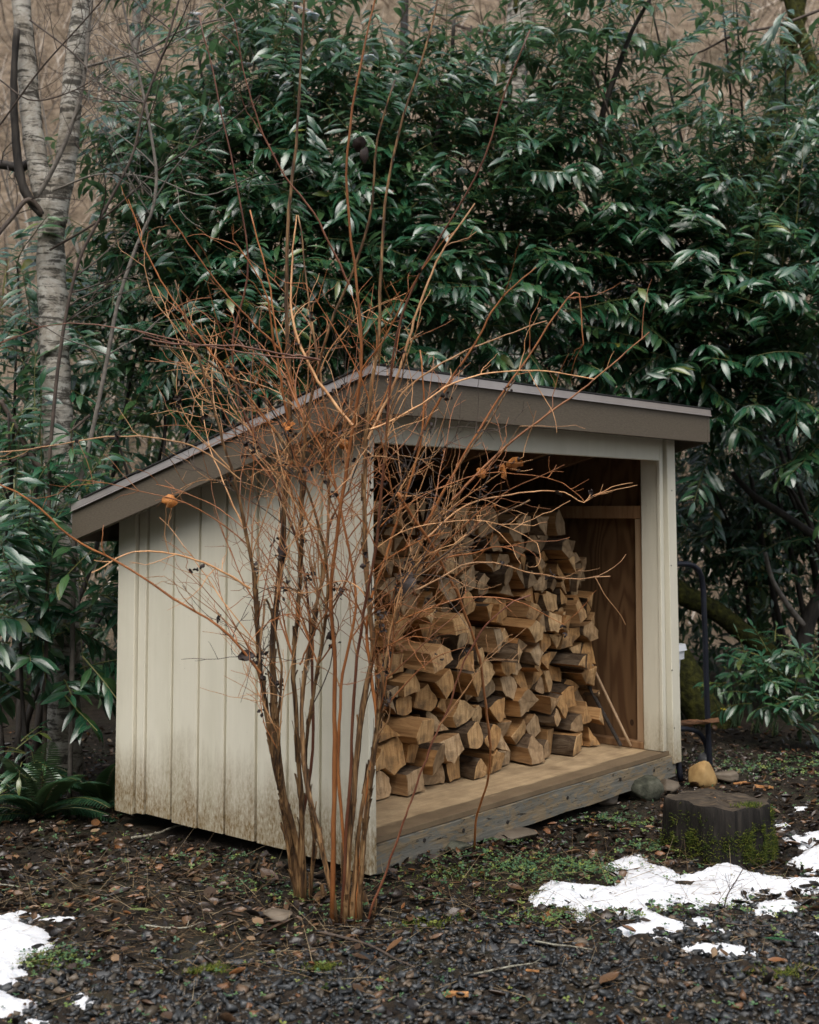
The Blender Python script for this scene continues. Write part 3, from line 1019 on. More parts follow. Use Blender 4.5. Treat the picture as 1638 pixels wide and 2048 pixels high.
for si, (su, sw, row, colm) in enumerate(seeds):
    poly = [(bounds[0], bounds[2]), (bounds[1], bounds[2]), (bounds[1], bounds[3]), (bounds[0], bounds[3])]
    for sj in range(len(seeds)):
        if sj == si or abs(SP[sj, 0] - su) > 0.5 or abs(SP[sj, 1] - sw) > 0.4:
            continue
        a, b2 = SP[sj] - (su, sw)
        poly = clip_poly(poly, a, b2, a * (su + SP[sj, 0]) / 2 + b2 * (sw + SP[sj, 1]) / 2)
    # the topmost and rightmost logs must not grow to fill the space round the pile
    for k in range(12):
        an = k * math.pi / 6
        poly = clip_poly(poly, math.cos(an), math.sin(an), math.cos(an) * su + math.sin(an) * sw + 0.098)
    poly = [np.array(p) for p in poly]
    # merge short edges, then now and then drop a corner: split wood has three to five sides
    q = []
    for p in poly:
        if not q or np.linalg.norm(p - q[-1]) > 0.035:
            q.append(p)
    if len(q) > 3 and np.linalg.norm(q[0] - q[-1]) < 0.035:
        q.pop()
    while len(q) > 4 and rs.random() < 0.72:
        ar = [abs(np.cross(q[i] - q[i - 1], q[(i + 1) % len(q)] - q[i])) for i in range(len(q))]
        q.pop(int(np.argmin(ar)))
    if len(q) == 4 and rs.random() < 0.45:
        ar = [abs(np.cross(q[i] - q[i - 1], q[(i + 1) % 4] - q[i])) for i in range(4)]
        q.pop(int(np.argmin(ar)))
    poly = np.array(q)
    ctr = poly.mean(0)
    kind = rs.random()
    shrink = rs.uniform(0.002, 0.007)
    out = []
    nE = len(poly)
    bark_edge = rs.randrange(nE) if kind < 0.75 else -1
    roundish = kind < 0.16
    flags = []
    for i in range(nE):
        p0, p1 = poly[i], poly[(i + 1) % nE]
        L_ = np.linalg.norm(p1 - p0)
        m_ = max(2, int(L_ / 0.03))
        nrm = np.array([p1[1] - p0[1], -(p1[0] - p0[0])]) / (L_ + 1e-9)
        for j in range(m_):
            t = j / m_
            p = p0 * (1 - t) + p1 * t
            bulge = -shrink
            if i == bark_edge:
                bulge += 0.012 * math.sin(math.pi * t)
            p = p + nrm * (bulge if j else -shrink * 0.3) + np.array([rs.uniform(-.003, .003), rs.uniform(-.003, .003)])
            out.append(p)
            flags.append(2 if (i == bark_edge or roundish) else 1)
    out = np.array(out)
    rad = np.linalg.norm(out - ctr, axis=1)
    rm = rad.mean()
    pull = 0.75 if roundish else 0.12
    out = ctr + (out - ctr) * ((1 - pull) + pull * np.minimum(rm * 0.97 / rad, 1.05))[:, None]
    out = ctr + (out - ctr) * min(1, 1 - shrink / rm)
    ln = rs.uniform(0.36, 0.43)
    v0 = 0.40 + rs.gauss(0, 0.05) + (0.02 * math.sin(3 * su)) + (0.05 if row > 8 else 0) - (0.02 if row < 3 else 0)
    tilt_u, tilt_w = rs.uniform(-0.12, 0.12), rs.uniform(-0.06, 0.06)
    if row == 1:
        tilt_w = abs(tilt_w) * 0.2
    slant_u, slant_w = rs.uniform(-0.35, 0.35), rs.uniform(-0.3, 0.3)
    npt = len(out)
    b = MB()
    vs = []
    taper = rs.uniform(0.9, 1.0)
    stations = [0.0, 0.004, 0.12, 0.25, ln]
    for k, d in enumerate(stations):
        sc = (0.965 if k == 0 else 1.0) * (1 - (1 - taper) * d / ln)
        for p in out:
            o2 = (p - ctr) * sc + np.array([rs.uniform(-.0025, .0025), rs.uniform(-.0025, .0025)]) * (1.7 if k > 1 else 1.1)
            sl = (o2[0] * slant_u + o2[1] * slant_w) if k < 2 else (o2[0] * slant_u + o2[1] * slant_w) * 0.4
            vs.append((o2[0] + tilt_u * d, d + sl, o2[1] + tilt_w * d))
    base_i = len(vs)
    # end face: a ring inside and a centre, a little rough
    for p in out:
        o2 = (p - ctr) * 0.55
        vs.append((o2[0], o2[0] * slant_u + o2[1] * slant_w + rs.uniform(-.0018, .0018), o2[1]))
    vs.append((0, rs.uniform(-.002, .002), 0))
    b.add(vs, [])
    ff, mm = [], []
    for k in range(len(stations) - 1):
        for i in range(npt):
            i2 = (i + 1) % npt
            ff.append((k * npt + i, k * npt + i2, (k + 1) * npt + i2, (k + 1) * npt + i))
            mm.append(0 if k == 0 else flags[i])
    for i in range(npt):
        i2 = (i + 1) % npt
        ff.append((i, base_i + i, base_i + i2, i2))
        mm.append(0)
        ff.append((base_i + i, base_i + npt, base_i + i2))
        mm.append(0)
    ff.append(tuple((len(stations) - 1) * npt + i for i in range(npt)))
    mm.append(0)
    b.f, b.m = ff, mm
    old = (row >= 9 and rs.random() < 0.6) or rs.random() < 0.10
    o = b.build('firewood_log', log_mats_old if old else log_mats_new)
    o.location = loc2w(ctr[0], v0, ctr[1])
    o.rotation_euler = (0, 0, RZ)
    size = 'large' if rm > 0.07 else ('small' if rm < 0.05 else 'medium')
    shape = 'round barked' if roundish else ('triangular' if nE == 3 else ('barky split' if bark_edge >= 0 else 'split'))
    tone = 'grey' if old else 'tan'
    rown = 'bottom row' if row == 1 else ('top row' if row == len(row_h) else ORD[row] + ' row up')
    side = ORD[colm] + ' from left' if colm <= (row_count[row] + 1) // 2 else (
        'rightmost' if colm == row_count[row] else ORD[row_count[row] - colm + 1] + ' from right')
    if colm == 1:
        side = 'leftmost'
    tag(o, f'{size} {tone} {shape} log, {side}, {rown} of the stack', 'log', 'split firewood logs stacked in the shed')
    log_objs.append(o)

# rods leaning on the right wall inside the shed
b = MB()
p0, p1 = loc2w(UR - 0.05, 0.19, 0.178 + 0.012), loc2w(UR - 0.04, 0.55, 0.80)
b.tube(spline([p0, p1], 8), 0.008, 8)
tag(b.build('wooden_stick', M['pale_lumber'], smooth=True), 'thin pale wooden stick leaning beside the plywood wall inside the shed', 'stick')
b = MB()
p0, p1 = loc2w(UR - 0.075, 0.24, 0.178 + 0.012), loc2w(UR - 0.07, 0.62, 0.76)
rr = [0.0125 if i % 2 else 0.0105 for i in range(40)]
b.tube(spline([p0, p1], 40), rr, 8)
tag(b.build('steel_bar', M['steel_rod']), 'dark ribbed steel bar leaning behind the right end of the log stack', 'bar')

# ------------------------------------------------------------------ leaves
LEAF_ST = [(0.0, 0.03), (0.10, 0.14), (0.32, 0.46), (0.58, 0.5), (0.82, 0.27), (1.0, 0.0)]


def leaf_template(curl, fold, wide=0.34, twist=0.0):
    v, uv = [], []
    for t, wd in LEAF_ST:
        z = -curl * t * t
        y = t * (1 - 0.25 * abs(curl) * t)
        wv = wd * wide
        tw = twist * t
        if wd == 0:
            v.append((0, y, z))
            uv.append((0.5, t))
        else:
            for sg in (-1, 0, 1):
                zz = z + (fold * wv if sg else 0) + sg * tw * wv
                v.append((sg * wv, y, zz))
                uv.append((0.5 + 0.5 * sg, t))
    f = []
    for k in range(4):
        a = k * 3
        f += [(a, a + 1, a + 4), (a, a + 4, a + 3), (a + 1, a + 2, a + 5), (a + 1, a + 5, a + 4)]
    a = 12
    f += [(a, a + 1, 15), (a + 1, a + 2, 15)]
    return np.array(v, float), np.array(f), np.array(uv, float)


LT = [leaf_template(c, fo, wd, tw) for c, fo, wd, tw in
      ((0.15, 0.25, 0.24, 0.1), (0.3, 0.35, 0.22, -0.2), (0.05, 0.15, 0.26, 0.2), (0.42, 0.3, 0.24, 0.0), (0.22, 0.45, 0.21, 0.3), (0.35, 0.2, 0.28, -0.3))]
LEAF_MESH = {}


def leaf_mesh(ti, ri, matname):
    key = (ti, ri, matname)
    if key not in LEAF_MESH:
        v, f, uv = LT[ti]
        LEAF_MESH[key] = np_mesh('leaf', v, f, M[matname], np.full(len(v), (ri + 0.5) / 12), uv, make=False, smooth=True)
    return LEAF_MESH[key]


ALL_SHRUBS = []


def grow_shoots(pts, dirs, ln, nl, leaf_len, droop):
    """Leafy shoots: returns leaf positions, axes, normals, lengths and the stem curves."""
    pos, axs, nrm, lens, stems = [], [], [], [], []
    for p, d, l_ in zip(pts, dirs, ln):
        side = np.cross(d, [0, 0, 1.0])
        side /= np.linalg.norm(side) + 1e-9
        dr_ = RNG.uniform(-0.05, 0.7)
        rot = RNG.uniform(-0.35, 0.35)
        side = side * math.cos(rot) + np.cross(side, d) * math.sin(rot)
        curve = [p]
        dd = d.copy()
        for k in range(5):
            dd = dd + np.array([0, 0, -0.055 * droop]) + RNG.normal(0, 0.05, 3)
            dd /= np.linalg.norm(dd)
            curve.append(curve[-1] + dd * l_ / 5)
        curve = np.array(curve)
        stems.append(curve)
        n = max(4, int(nl * l_ / 0.35 + RNG.uniform(-1, 1)))
        for j in range(n + 1):
            t = 0.12 + 0.88 * j / n
            x = t * 5
            i = min(int(x), 4)
            q = curve[i] + (curve[i + 1] - curve[i]) * (x - i)
            dv = curve[i + 1] - curve[i]
            dv /= np.linalg.norm(dv)
            sg = 1 if j % 2 else -1
            if j == n:
                ax = dv + np.array([0, 0, -0.2])
            else:
                ax = sg * side * RNG.uniform(0.6, 1.0) + dv * RNG.uniform(0.35, 0.75) + np.array([0, 0, -(dr_ + RNG.uniform(-.15, .15)) * droop])
            ax = ax + RNG.normal(0, 0.09, 3)
            up = np.array([0, 0, 1.0]) + dv * 0.3 + np.array([0, -0.42, 0]) + RNG.normal(0, 0.28, 3)
            pos.append(q)
            axs.append(ax)
            nrm.append(up)
            lens.append(leaf_len * RNG.uniform(0.6, 1.2) * (0.75 + 0.35 * math.sin(math.pi * min(1, 0.15 + t * 0.8))))
    return np.array(pos), np.array(axs), np.array(nrm), np.array(lens), stems


def laurel(label, base_px, base_y, blobs, limbs=(), dens=72, leaf_len=0.165, name='laurel_tree', cat='laurel tree', group='cherry laurels growing behind the shed',
           droop=1.0, tone=(0, 0.94), stem_mat='dark_wet_bark', mat='laurel_leaf', shoot=(0.30, 0.66), base=None):
    if base is None:
        base = P(base_px, 1200, base_y)
    base = np.array([base[0], base[1], float(gz(base[0], base[1]))])
    root = thing(name, label, cat, base, 0, group)
    pts, dirs = [], []
    centres = []
    for bl in blobs:
        px, py, rpx, Y = bl[:4]
        dn = bl[4] if len(bl) > 4 else 1.0
        c = P(px, py, Y)
        R_ = rpx * Y / F_PX
        centres.append((c, R_))
        n = max(3, int(dens * dn * math.pi * R_ * R_))
        d = RNG.normal(size=(n, 3))
        d[:, 1] -= 0.35
        d /= np.linalg.norm(d, axis=1)[:, None]
        r = R_ * RNG.random(n) ** 0.45
        p = c + d * r[:, None] * np.array([1, 0.9, 0.95])
        dr = d * np.array([.75, .5, .6]) + RNG.normal(0, 0.5, (n, 3)) * np.array([1.3, .8, .6]) + np.array([0, 0, 0.40])
        dr /= np.linalg.norm(dr, axis=1)[:, None]
        ok = p[:, 2] > 0.12
        ins = np.array([(lambda q: (-0.4 < q[0] < W_ + 0.4 and -0.4 < q[1] < D_ + 0.35 and q[2] < 2.3))(w2l(x)) for x in p])
        ok &= ~ins
        pts.append(p[ok])
        dirs.append(dr[ok])
    pts = np.concatenate(pts)
    dirs = np.concatenate(dirs)
    ln = RNG.uniform(*shoot, len(pts))
    pos, axs, nrm, lens, stems = grow_shoots(pts, dirs, ln, 12.5, leaf_len, droop)
    # no leaf may stand inside the shed
    keep = np.array([not (-0.22 < q[0] < W_ + 0.2 and -0.25 < q[1] < D_ + 0.18 and q[2] < roof_z(q[1]) + 0.1) for q in (w2l(x) for x in pos)])
    pos, axs, nrm, lens = pos[keep], axs[keep], nrm[keep], lens[keep]
    rn = tone[0] + (tone[1] - tone[0]) * RNG.random(len(pos)) ** 1.2
    rn[RNG.random(len(pos)) < 0.006] = 0.985
    b = MB()
    for s in stems:
        q = w2l(s[0])
        b.tube(s, np.linspace(0.0045, 0.002, len(s)), 3, cap=False)
    tag_kind(b.build('twigs', M['laurel_stem'], root, origin=base), 'stuff')
    # limbs from the base to the crowns
    for ic, (c, R_) in enumerate(centres):
        if ic % 2 or c[2] < 1.3:
            continue
        st = base + RNG.normal(0, 0.12, 3) * np.array([1, 1, 0])
        mid = (st + c) / 2 + RNG.normal(0, 0.15, 3) + np.array([0, 0.15, 0])
        mid2 = st * 0.8 + c * 0.2 + RNG.normal(0, 0.05, 3)
        b = MB()
        cv = spline([st, mid2, mid, c, c + (c - mid) * 0.25], 14)
        bad = [(-0.1 < q[0] < W_ + 0.1 and -0.25 < q[1] < D_ + 0.1 and q[2] < roof_z(q[1]) + 0.1) for q in (w2l(x) for x in cv)]
        if any(bad):
            continue
        b.tube(cv, np.linspace(0.024, 0.006, 14), 7)
        b.build('limb', M[stem_mat], root, True, base)
    for lm in limbs:
        path, y0, y1, r0, r1, mt = lm
        b = MB()
        b.tube(poly_px(path, y0, y1, 22), np.linspace(r0, r1, 22), 8, rough=0.06)
        b.build('limb', M[mt], root, True, base)
    ALL_SHRUBS.append(dict(root=root, base=base, pos=pos, ax=axs, nr=nrm, ln=lens, rn=rn, mat=mat))
    return root


def w2l(p):
    dx, dy = p[0] - CX0, p[1] - CY0
    return (dx * math.sin(YAW) + dy * math.cos(YAW), -dx * math.cos(YAW) + dy * math.sin(YAW), p[2])


laurel('tall glossy laurel with snow clumps on its leaves, just right of the pale trunk', 480, 8.4,
       [(470, 120, 110, 8.4, .7), (400, 60, 80, 8.6, .5), (570, 70, 110, 8.4, .7), (430, 250, 150, 8.2), (580, 230, 150, 8.1), (360, 330, 120, 8.1), (480, 370, 150, 7.9), (620, 370, 140, 7.9),
        (330, 470, 110, 7.7), (440, 520, 140, 7.6), (580, 540, 140, 7.7), (260, 260, 70, 8.2, .5), (660, 50, 80, 8.5, .5)],
       [([(590, -20), (597, 120), (610, 200), (640, 370), (680, 480)], 7.9, 8.1, 0.013, 0.026, 'dark_wet_bark'),
        ([(385, 20), (405, 160), (430, 300), (470, 420)], 8.3, 8.3, 0.008, 0.015, 'dark_wet_bark')])
laurel('dense laurel rising behind the peak of the shed roof', 780, 8.6,
       [(750, 180, 110, 8.5, .7), (870, 120, 90, 8.6, .5), (730, 290, 150, 8.3), (860, 270, 140, 8.3), (760, 430, 150, 8.1), (900, 420, 150, 8.2), (720, 560, 130, 7.9), (850, 580, 150, 8.0),
        (650, 660, 110, 7.7), (790, 690, 110, 7.9), (930, 200, 60, 8.6, .3)],
       [([(908, 40), (897, 180), (870, 290), (852, 420), (845, 520)], 8.1, 8.3, 0.012, 0.024, 'dark_wet_bark'),
        ([(880, 165), (960, 195), (1010, 205), (1080, 210)], 8.2, 8.2, 0.016, 0.008, 'dark_wet_bark')])
laurel('laurel with long arching sprays over the middle of the shed roof', 1120, 8.9,
       [(1130, 70, 100, 8.7, .6), (1100, 160, 80, 8.7, .5), (1210, 170, 110, 8.6, .6), (1080, 250, 130, 8.5), (1000, 350, 140, 8.5), (1150, 370, 150, 8.4), (1030, 480, 150, 8.3), (1180, 520, 150, 8.4),
        (960, 640, 130, 8.3), (1090, 660, 150, 8.4), (1220, 680, 130, 8.6), (1180, 60, 90, 8.7, .7)],
       [([(1305, -10), (1265, 60), (1235, 140), (1205, 230), (1200, 330)], 8.3, 8.5, 0.012, 0.026, 'dark_wet_bark'),
        ([(1180, 130), (1215, 220), (1240, 300), (1255, 420)], 8.3, 8.5, 0.007, 0.013, 'brown_twig'),
        ([(1155, 785), (1200, 745), (1250, 700), (1310, 630)], 8.5, 8.7, 0.035, 0.028, 'mossy_bark')], dens=54)
laurel('broad dark laurel overhanging the right end of the shed roof', 1760, 10.6,
       [(1340, 330, 130, 8.7, .8), (1470, 370, 140, 8.6), (1600, 400, 130, 8.6), (1330, 480, 140, 8.5), (1460, 510, 150, 8.4), (1590, 540, 150, 8.3), (1330, 630, 140, 8.5), (1450, 660, 150, 8.4),
        (1580, 690, 150, 8.3), (1370, 780, 120, 8.7), (1490, 810, 130, 8.6), (1610, 840, 120, 8.4)],
       [([(1590, 380), (1540, 480), (1480, 560), (1400, 640), (1360, 760)], 8.5, 8.6, 0.018, 0.035, 'dark_wet_bark'),
        ([(1650, 580), (1560, 590), (1500, 585)], 8.6, 8.6, 0.02, 0.014, 'dark_wet_bark')])
laurel('open laurel with feathery sprays against the hillside at the top right corner', 1640, 9.6,
       [(1320, 90, 80, 9.0, .6), (1390, 230, 90, 9.0, .5), (1480, 130, 90, 9.2, .4), (1590, 80, 90, 9.2, .4), (1570, 250, 100, 9.0, .6), (1640, 300, 100, 9.0, .9), (1450, 60, 70, 9.2, .4), (1690, 150, 120, 9.2, .8)],
       [([(1640, 20), (1560, 50), (1470, 70), (1380, 110), (1310, 110)], 9.0, 9.0, 0.012, 0.006, 'brown_twig'),
        ([(1570, -20), (1600, 60), (1640, 170), (1680, 260)], 10.0, 10.0, 0.04, 0.06, 'mossy_bark'),
        ([(1420, 240), (1470, 270), (1540, 280), (1640, 300)], 9.6, 9.6, 0.02, 0.03, 'mossy_bark')], dens=42)
laurel('pale shiny laurel in the gap to the right of the shed post', 1520, 10.3,
       [(1420, 960, 70, 9.4), (1500, 960, 100, 10.2), (1590, 940, 100, 10.0), (1440, 1060, 70, 10.0), (1530, 1060, 100, 10.2), (1620, 1050, 90, 9.8), (1480, 1130, 60, 9.8, .7), (1390, 1060, 40, 9.0, .8)],
       [([(1465, 945), (1500, 985), (1560, 1025), (1650, 1085)], 8.9, 8.6, 0.020, 0.030, 'dark_wet_bark'),
        ([(1530, 1105), (1545, 1160), (1572, 1205), (1606, 1250)], 9.0, 9.2, 0.014, 0.024, 'grey_twig'),
        ([(1650, 1170), (1618, 1240), (1600, 1310), (1590, 1400)], 9.3, 9.3, 0.05, 0.07, 'dark_wet_bark')], leaf_len=0.125, dens=100)
laurel('low leafy laurel crowding the pale trunk left of the shed', 60, 7.4,
       [(40, 640, 90, 7.6, .9), (210, 620, 90, 7.7), (30, 780, 100, 7.5), (210, 760, 100, 7.7), (270, 720, 100, 7.7), (330, 640, 90, 7.8), (20, 920, 70, 6.8), (230, 870, 70, 7.5), (30, 1030, 80, 6.6, .9),
        (120, 1050, 65, 6.5, .9), (350, 780, 70, 7.6), (20, 560, 60, 7.4, .6)],
       [([(0, 800), (30, 850), (65, 915), (90, 950)], 6.9, 7.0, 0.012, 0.017, 'brown_twig'),
        ([(-20, 945), (60, 905), (130, 870), (180, 830)], 6.9, 7.1, 0.010, 0.008, 'brown_twig')], leaf_len=0.155, dens=54)
laurel('shaded laurel with big drooping leaves left of the shed wall', 130, 6.9,
       [(90, 1130, 100, 6.5), (190, 1150, 80, 6.8), (40, 1230, 90, 6.4), (150, 1260, 90, 6.6), (60, 1330, 80, 6.5, .6), (120, 1210, 70, 6.65, 1.1), (120, 1320, 70, 6.65, 1.1), (180, 1370, 60, 7.0, .5), (215, 1240, 50, 7.0)],
       [([(40, 1260), (45, 1400), (60, 1560)], 6.6, 6.5, 0.009, 0.012, 'dark_wet_bark')], leaf_len=0.165, dens=54)
laurel('laurel leaning behind the sloping shed rake board', 470, 7.6,
       [(430, 640, 120, 7.6), (420, 760, 100, 7.6), (540, 680, 110, 7.6), (620, 600, 90, 7.7), (330, 850, 80, 7.4), (500, 760, 80, 7.7), (250, 930, 60, 7.3)],
       leaf_len=0.15, dens=50)

# saplings of laurel near the ground, both sides of the shed
laurel('low laurel seedling beside the fern at the left corner of the shed', 90, 6.2,
       [(70, 1560, 55, 6.25, 6.0), (130, 1590, 45, 6.15, 6.0), (60, 1510, 35, 6.3, 4.0), (50, 1610, 35, 6.1, 5.0)], name='laurel_seedling', cat='seedling', group='laurel seedlings on the ground',
       leaf_len=0.105, dens=70, shoot=(0.10, 0.2), base=G(85, 1625), tone=(0.35, 0.95))
laurel('upright bright green laurel seedling right of the blue-black tube rack', 1540, 8.3,
       [(1545, 1330, 35, 8.2, 3), (1560, 1290, 20, 8.2, 3), (1520, 1370, 50, 8.2, 3), (1470, 1345, 40, 8.4, 3)], name='laurel_seedling', cat='seedling', group='laurel seedlings on the ground',
       leaf_len=0.12, dens=75, shoot=(0.12, 0.25), base=G(1550, 1470), tone=(0.4, 0.96))
laurel('spreading laurel seedling on the right edge behind the stump', 1620, 8.0,
       [(1610, 1390, 45, 8.0, 3), (1640, 1340, 40, 8.0, 3), (1570, 1420, 45, 8.1, 3), (1620, 1440, 30, 7.9, 3)], name='laurel_seedling', cat='seedling', group='laurel seedlings on the ground',
       leaf_len=0.12, dens=75, shoot=(0.12, 0.25), base=G(1620, 1480), tone=(0.3, 0.92))

# which leaves show largest: nearest leaf in each small cell of the view
cell = {}
CS = 16
for si, s in enumerate(ALL_SHRUBS):
    mid = s['pos'] + 0.5 * s['ax'] / np.linalg.norm(s['ax'], axis=1)[:, None] * s['ln'][:, None]
    x, y, d = to_px(mid)
    s['R'] = frames(s['ax'], s['nr'])
    view = mid - np.array([0, 0, CAM_H])
    view /= np.linalg.norm(view, axis=1)[:, None]
    facing = np.abs(np.einsum('ij,ij->i', s['R'][:, :, 2], view))
    s['size'] = s['ln'] / d * (0.25 + facing)
    s['front'] = np.zeros(len(x), bool)
    s['inside'] = (x > 0) & (x < 1638) & (y > 0) & (y < 2048)
    for i in np.nonzero(s['inside'])[0]:
        kx = (int(x[i]) // CS, int(y[i]) // CS)
        if kx not in cell or cell[kx][0] > d[i]:
            cell[kx] = (d[i], si, i)
for (dd, si, i) in cell.values():
    ALL_SHRUBS[si]['front'][i] = True
n_leaf_obj = 0
for s in ALL_SHRUBS:
    score = s['size'] * (1 + 3 * s['front']) * s['inside']
    order = np.argsort(-score)[:300]
    order = order[score[order] > 0]
    sel = np.zeros(len(score), bool)
    sel[order] = True
    tid = RNG.integers(0, len(LT), len(score))
    s['tid'] = tid
    for i in order:
        me = leaf_mesh(int(tid[i]), int(s['rn'][i] * 12), s['mat'])
        o = bpy.data.objects.new('leaf', me)
        C.objects.link(o)
        o.parent = s['root']
        m4 = Matrix.Identity(4)
        for a in range(3):
            for c_ in range(3):
                m4[a][c_] = s['R'][i][a][c_] * s['ln'][i]
            m4[a][3] = s['pos'][i][a] - s['base'][a]
        o.matrix_basis = m4
        n_leaf_obj += 1
    rest = ~sel
    VV, TT, RR, UU = [], [], [], []
    off = 0
    for ti in range(len(LT)):
        q = rest & (tid == ti)
        if not q.any():
            continue
        V, T, rn, uv = spread(LT[ti][0], LT[ti][1], s['R'][q], s['pos'][q] - s['base'], s['ln'][q], s['rn'][q], LT[ti][2])
        VV.append(V)
        TT.append(T + off)
        RR.append(rn)
        UU.append(uv)
        off += len(V)
    if VV:
        o = np_mesh('foliage', np.concatenate(VV), np.concatenate(TT), M[s['mat']], np.concatenate(RR), np.concatenate(UU), parent=s['root'], smooth=True)
        tag_kind(o, 'stuff')

# the mass of laurel further back
k = 26000
px_ = RNG.uniform(-350, 2000, k)
yy = RNG.uniform(9.4, 12.5, k)
zz = RNG.random(k) * 2.5
tx = (px_ - 819) / F_PX * yy
hmax = np.where(np.abs(tx - .6) < 3.6, 3.3, 2.2) + 0.45 * np.sin(1.7 * tx) + 0.3 * np.sin(4.1 * tx + yy)
zz = zz / 2.5 * hmax + 0.05
pos = np.stack([tx, yy, zz], 1)
ax = RNG.normal(0, 1, (k, 3)) + np.array([0, -0.3, -0.5])
up = RNG.normal(0, 0.4, (k, 3)) + np.array([0, -0.3, 1])
V, T, rn, uv = spread(LT[0][0], LT[0][1], frames(ax, up), pos, RNG.uniform(0.1, 0.18, k), RNG.random(k) * 0.9, LT[0][2])
tag_kind(np_mesh('laurel_thicket', V, T, M['shaded_thicket_leaf'], rn, uv, smooth=True), 'stuff', 'mass of laurel leaves further back behind the shed, coloured dark for shade')

# ------------------------------------------------------------------ snow clumps resting on the laurel leaves
cand = np.concatenate([s['pos'] + 0.45 * s['R'][:, :, 1] * s['ln'][:, None] for s in ALL_SHRUBS[:3]])
fr = np.concatenate([s['front'] for s in ALL_SHRUBS[:3]])
cand = cand[fr]
cx, cy, cd = to_px(cand)


def blob(n_lat, n_lon, rx, ry, rz, jit, rg):
    vs, fs = [], []
    ph = rg.uniform(0, 6.28, 6)
    for i in range(n_lat + 1):
        th = math.pi * i / n_lat
        for j in range(n_lon):
            a = 2 * math.pi * j / n_lon
            d = np.array([math.sin(th) * math.cos(a), math.sin(th) * math.sin(a), math.cos(th)])
            s = 1 + jit * (math.sin(3 * d[0] + ph[0]) + math.sin(4 * d[1] + ph[1]) + math.sin(5 * d[2] + ph[2]) + 0.6 * math.sin(9 * d[0] + 7 * d[2] + ph[3]) + 0.6 * math.sin(8 * d[1] - 9 * d[2] + ph[4])) / 3
            vs.append((d[0] * rx * s, d[1] * ry * s, d[2] * rz * s))
    for i in range(n_lat):
        for j in range(n_lon):
            j2 = (j + 1) % n_lon
            a, b_, c, d = i * n_lon + j, i * n_lon + j2, (i + 1) * n_lon + j2, (i + 1) * n_lon + j
            if i == 0:
                fs.append((a, d, c))
            elif i == n_lat - 1:
                fs.append((a, d, b_))
            else:
                fs.append((a, d, c, b_))
    return vs, fs


for iq, (qx, qy) in enumerate(sorted([(380, 30), (386, 52), (470, 112), (505, 132), (490, 126), (600, 25), (618, 40), (545, 160), (707, 127), (520, 283), (450, 235), (640, 60), (590, 45), (740, 120),
               (430, 145), (560, 180), (930, 350), (950, 335), (560, 300), (330, 650)], key=lambda t: t[1])):
    i = int(np.argmin((cx - qx) ** 2 + (cy - qy) ** 2))
    b = MB()
    vs, fs = blob(7, 12, RNG.uniform(.026, .055), RNG.uniform(.02, .035), RNG.uniform(.005, .011), 0.6, RNG)
    b.add(vs, fs)
    o = b.build('snow_clump', M['snow'], smooth=True)
    o.location = cand[i] + np.array([0, -0.015, 0.016])
    o.rotation_euler = (RNG.uniform(-.4, .4), RNG.uniform(-.4, .4), RNG.uniform(0, 6))
    tag(o, f'small clump of snow on laurel leaves, {ORD[iq + 1]} of the clumps from the top', 'snow clump', 'snow clumps on the laurel leaves')

# ------------------------------------------------------------------ trees
tb = G(132, 1560)
tb = np.array([P(130, 1500, 7.1)[0], 7.1, float(gz(P(130, 1500, 7.1)[0], 7.1))])
birch = thing('birch_tree', 'forked pale-barked tree with dark bands and lichen, left of the shed', 'tree', tb)
b = MB()
tr = spline([tb - np.array([0, 0, .1])] + [P(x, y, 7.1) for x, y in ((128, 1250), (124, 1050), (118, 900), (112, 760), (106, 620), (102, 520), (104, 440), (110, 395))], 60)
b.tube(tr, np.interp(np.linspace(0, 1, 60), [0, 0.1, 0.5, 0.85, 1], [0.125, 0.092, 0.082, 0.084, 0.07]) * (1 + 0.05 * np.sin(np.arange(60) * 1.7)), 18, rough=0.03)
b.build('trunk', M['pale_bark'], birch, True, tb)
for path, r0, r1 in (([(103, 455), (92, 400), (78, 340), (66, 270), (58, 190), (52, 110), (42, 0), (30, -140), (20, -400)], 0.066, 0.042),
                     ([(107, 455), (116, 410), (128, 350), (137, 280), (142, 210), (150, 120), (164, 10), (180, -140), (190, -400)], 0.066, 0.044)):
    b = MB()
    cv = poly_px(path, 7.1, 7.1 + RNG.uniform(-.05, .1), 40)
    b.tube(cv, np.linspace(r0, r1, 40) * (1 + 0.05 * np.sin(np.arange(40) * 1.9)), 14, rough=0.03)
    b.build('limb', M['pale_bark'], birch, True, tb)
b = MB()
b.tube(poly_px([(34, 58), (29, 120), (28, 200), (33, 290), (45, 370), (66, 410), (92, 435)], 6.98, 7.06, 24), np.linspace(0.018, 0.028, 24), 8, rough=0.18)
o = b.build('dead_branch', M['dark_wet_bark'], birch, True, tb)
o['label'] = 'dark broken dead branch standing beside the left limb'


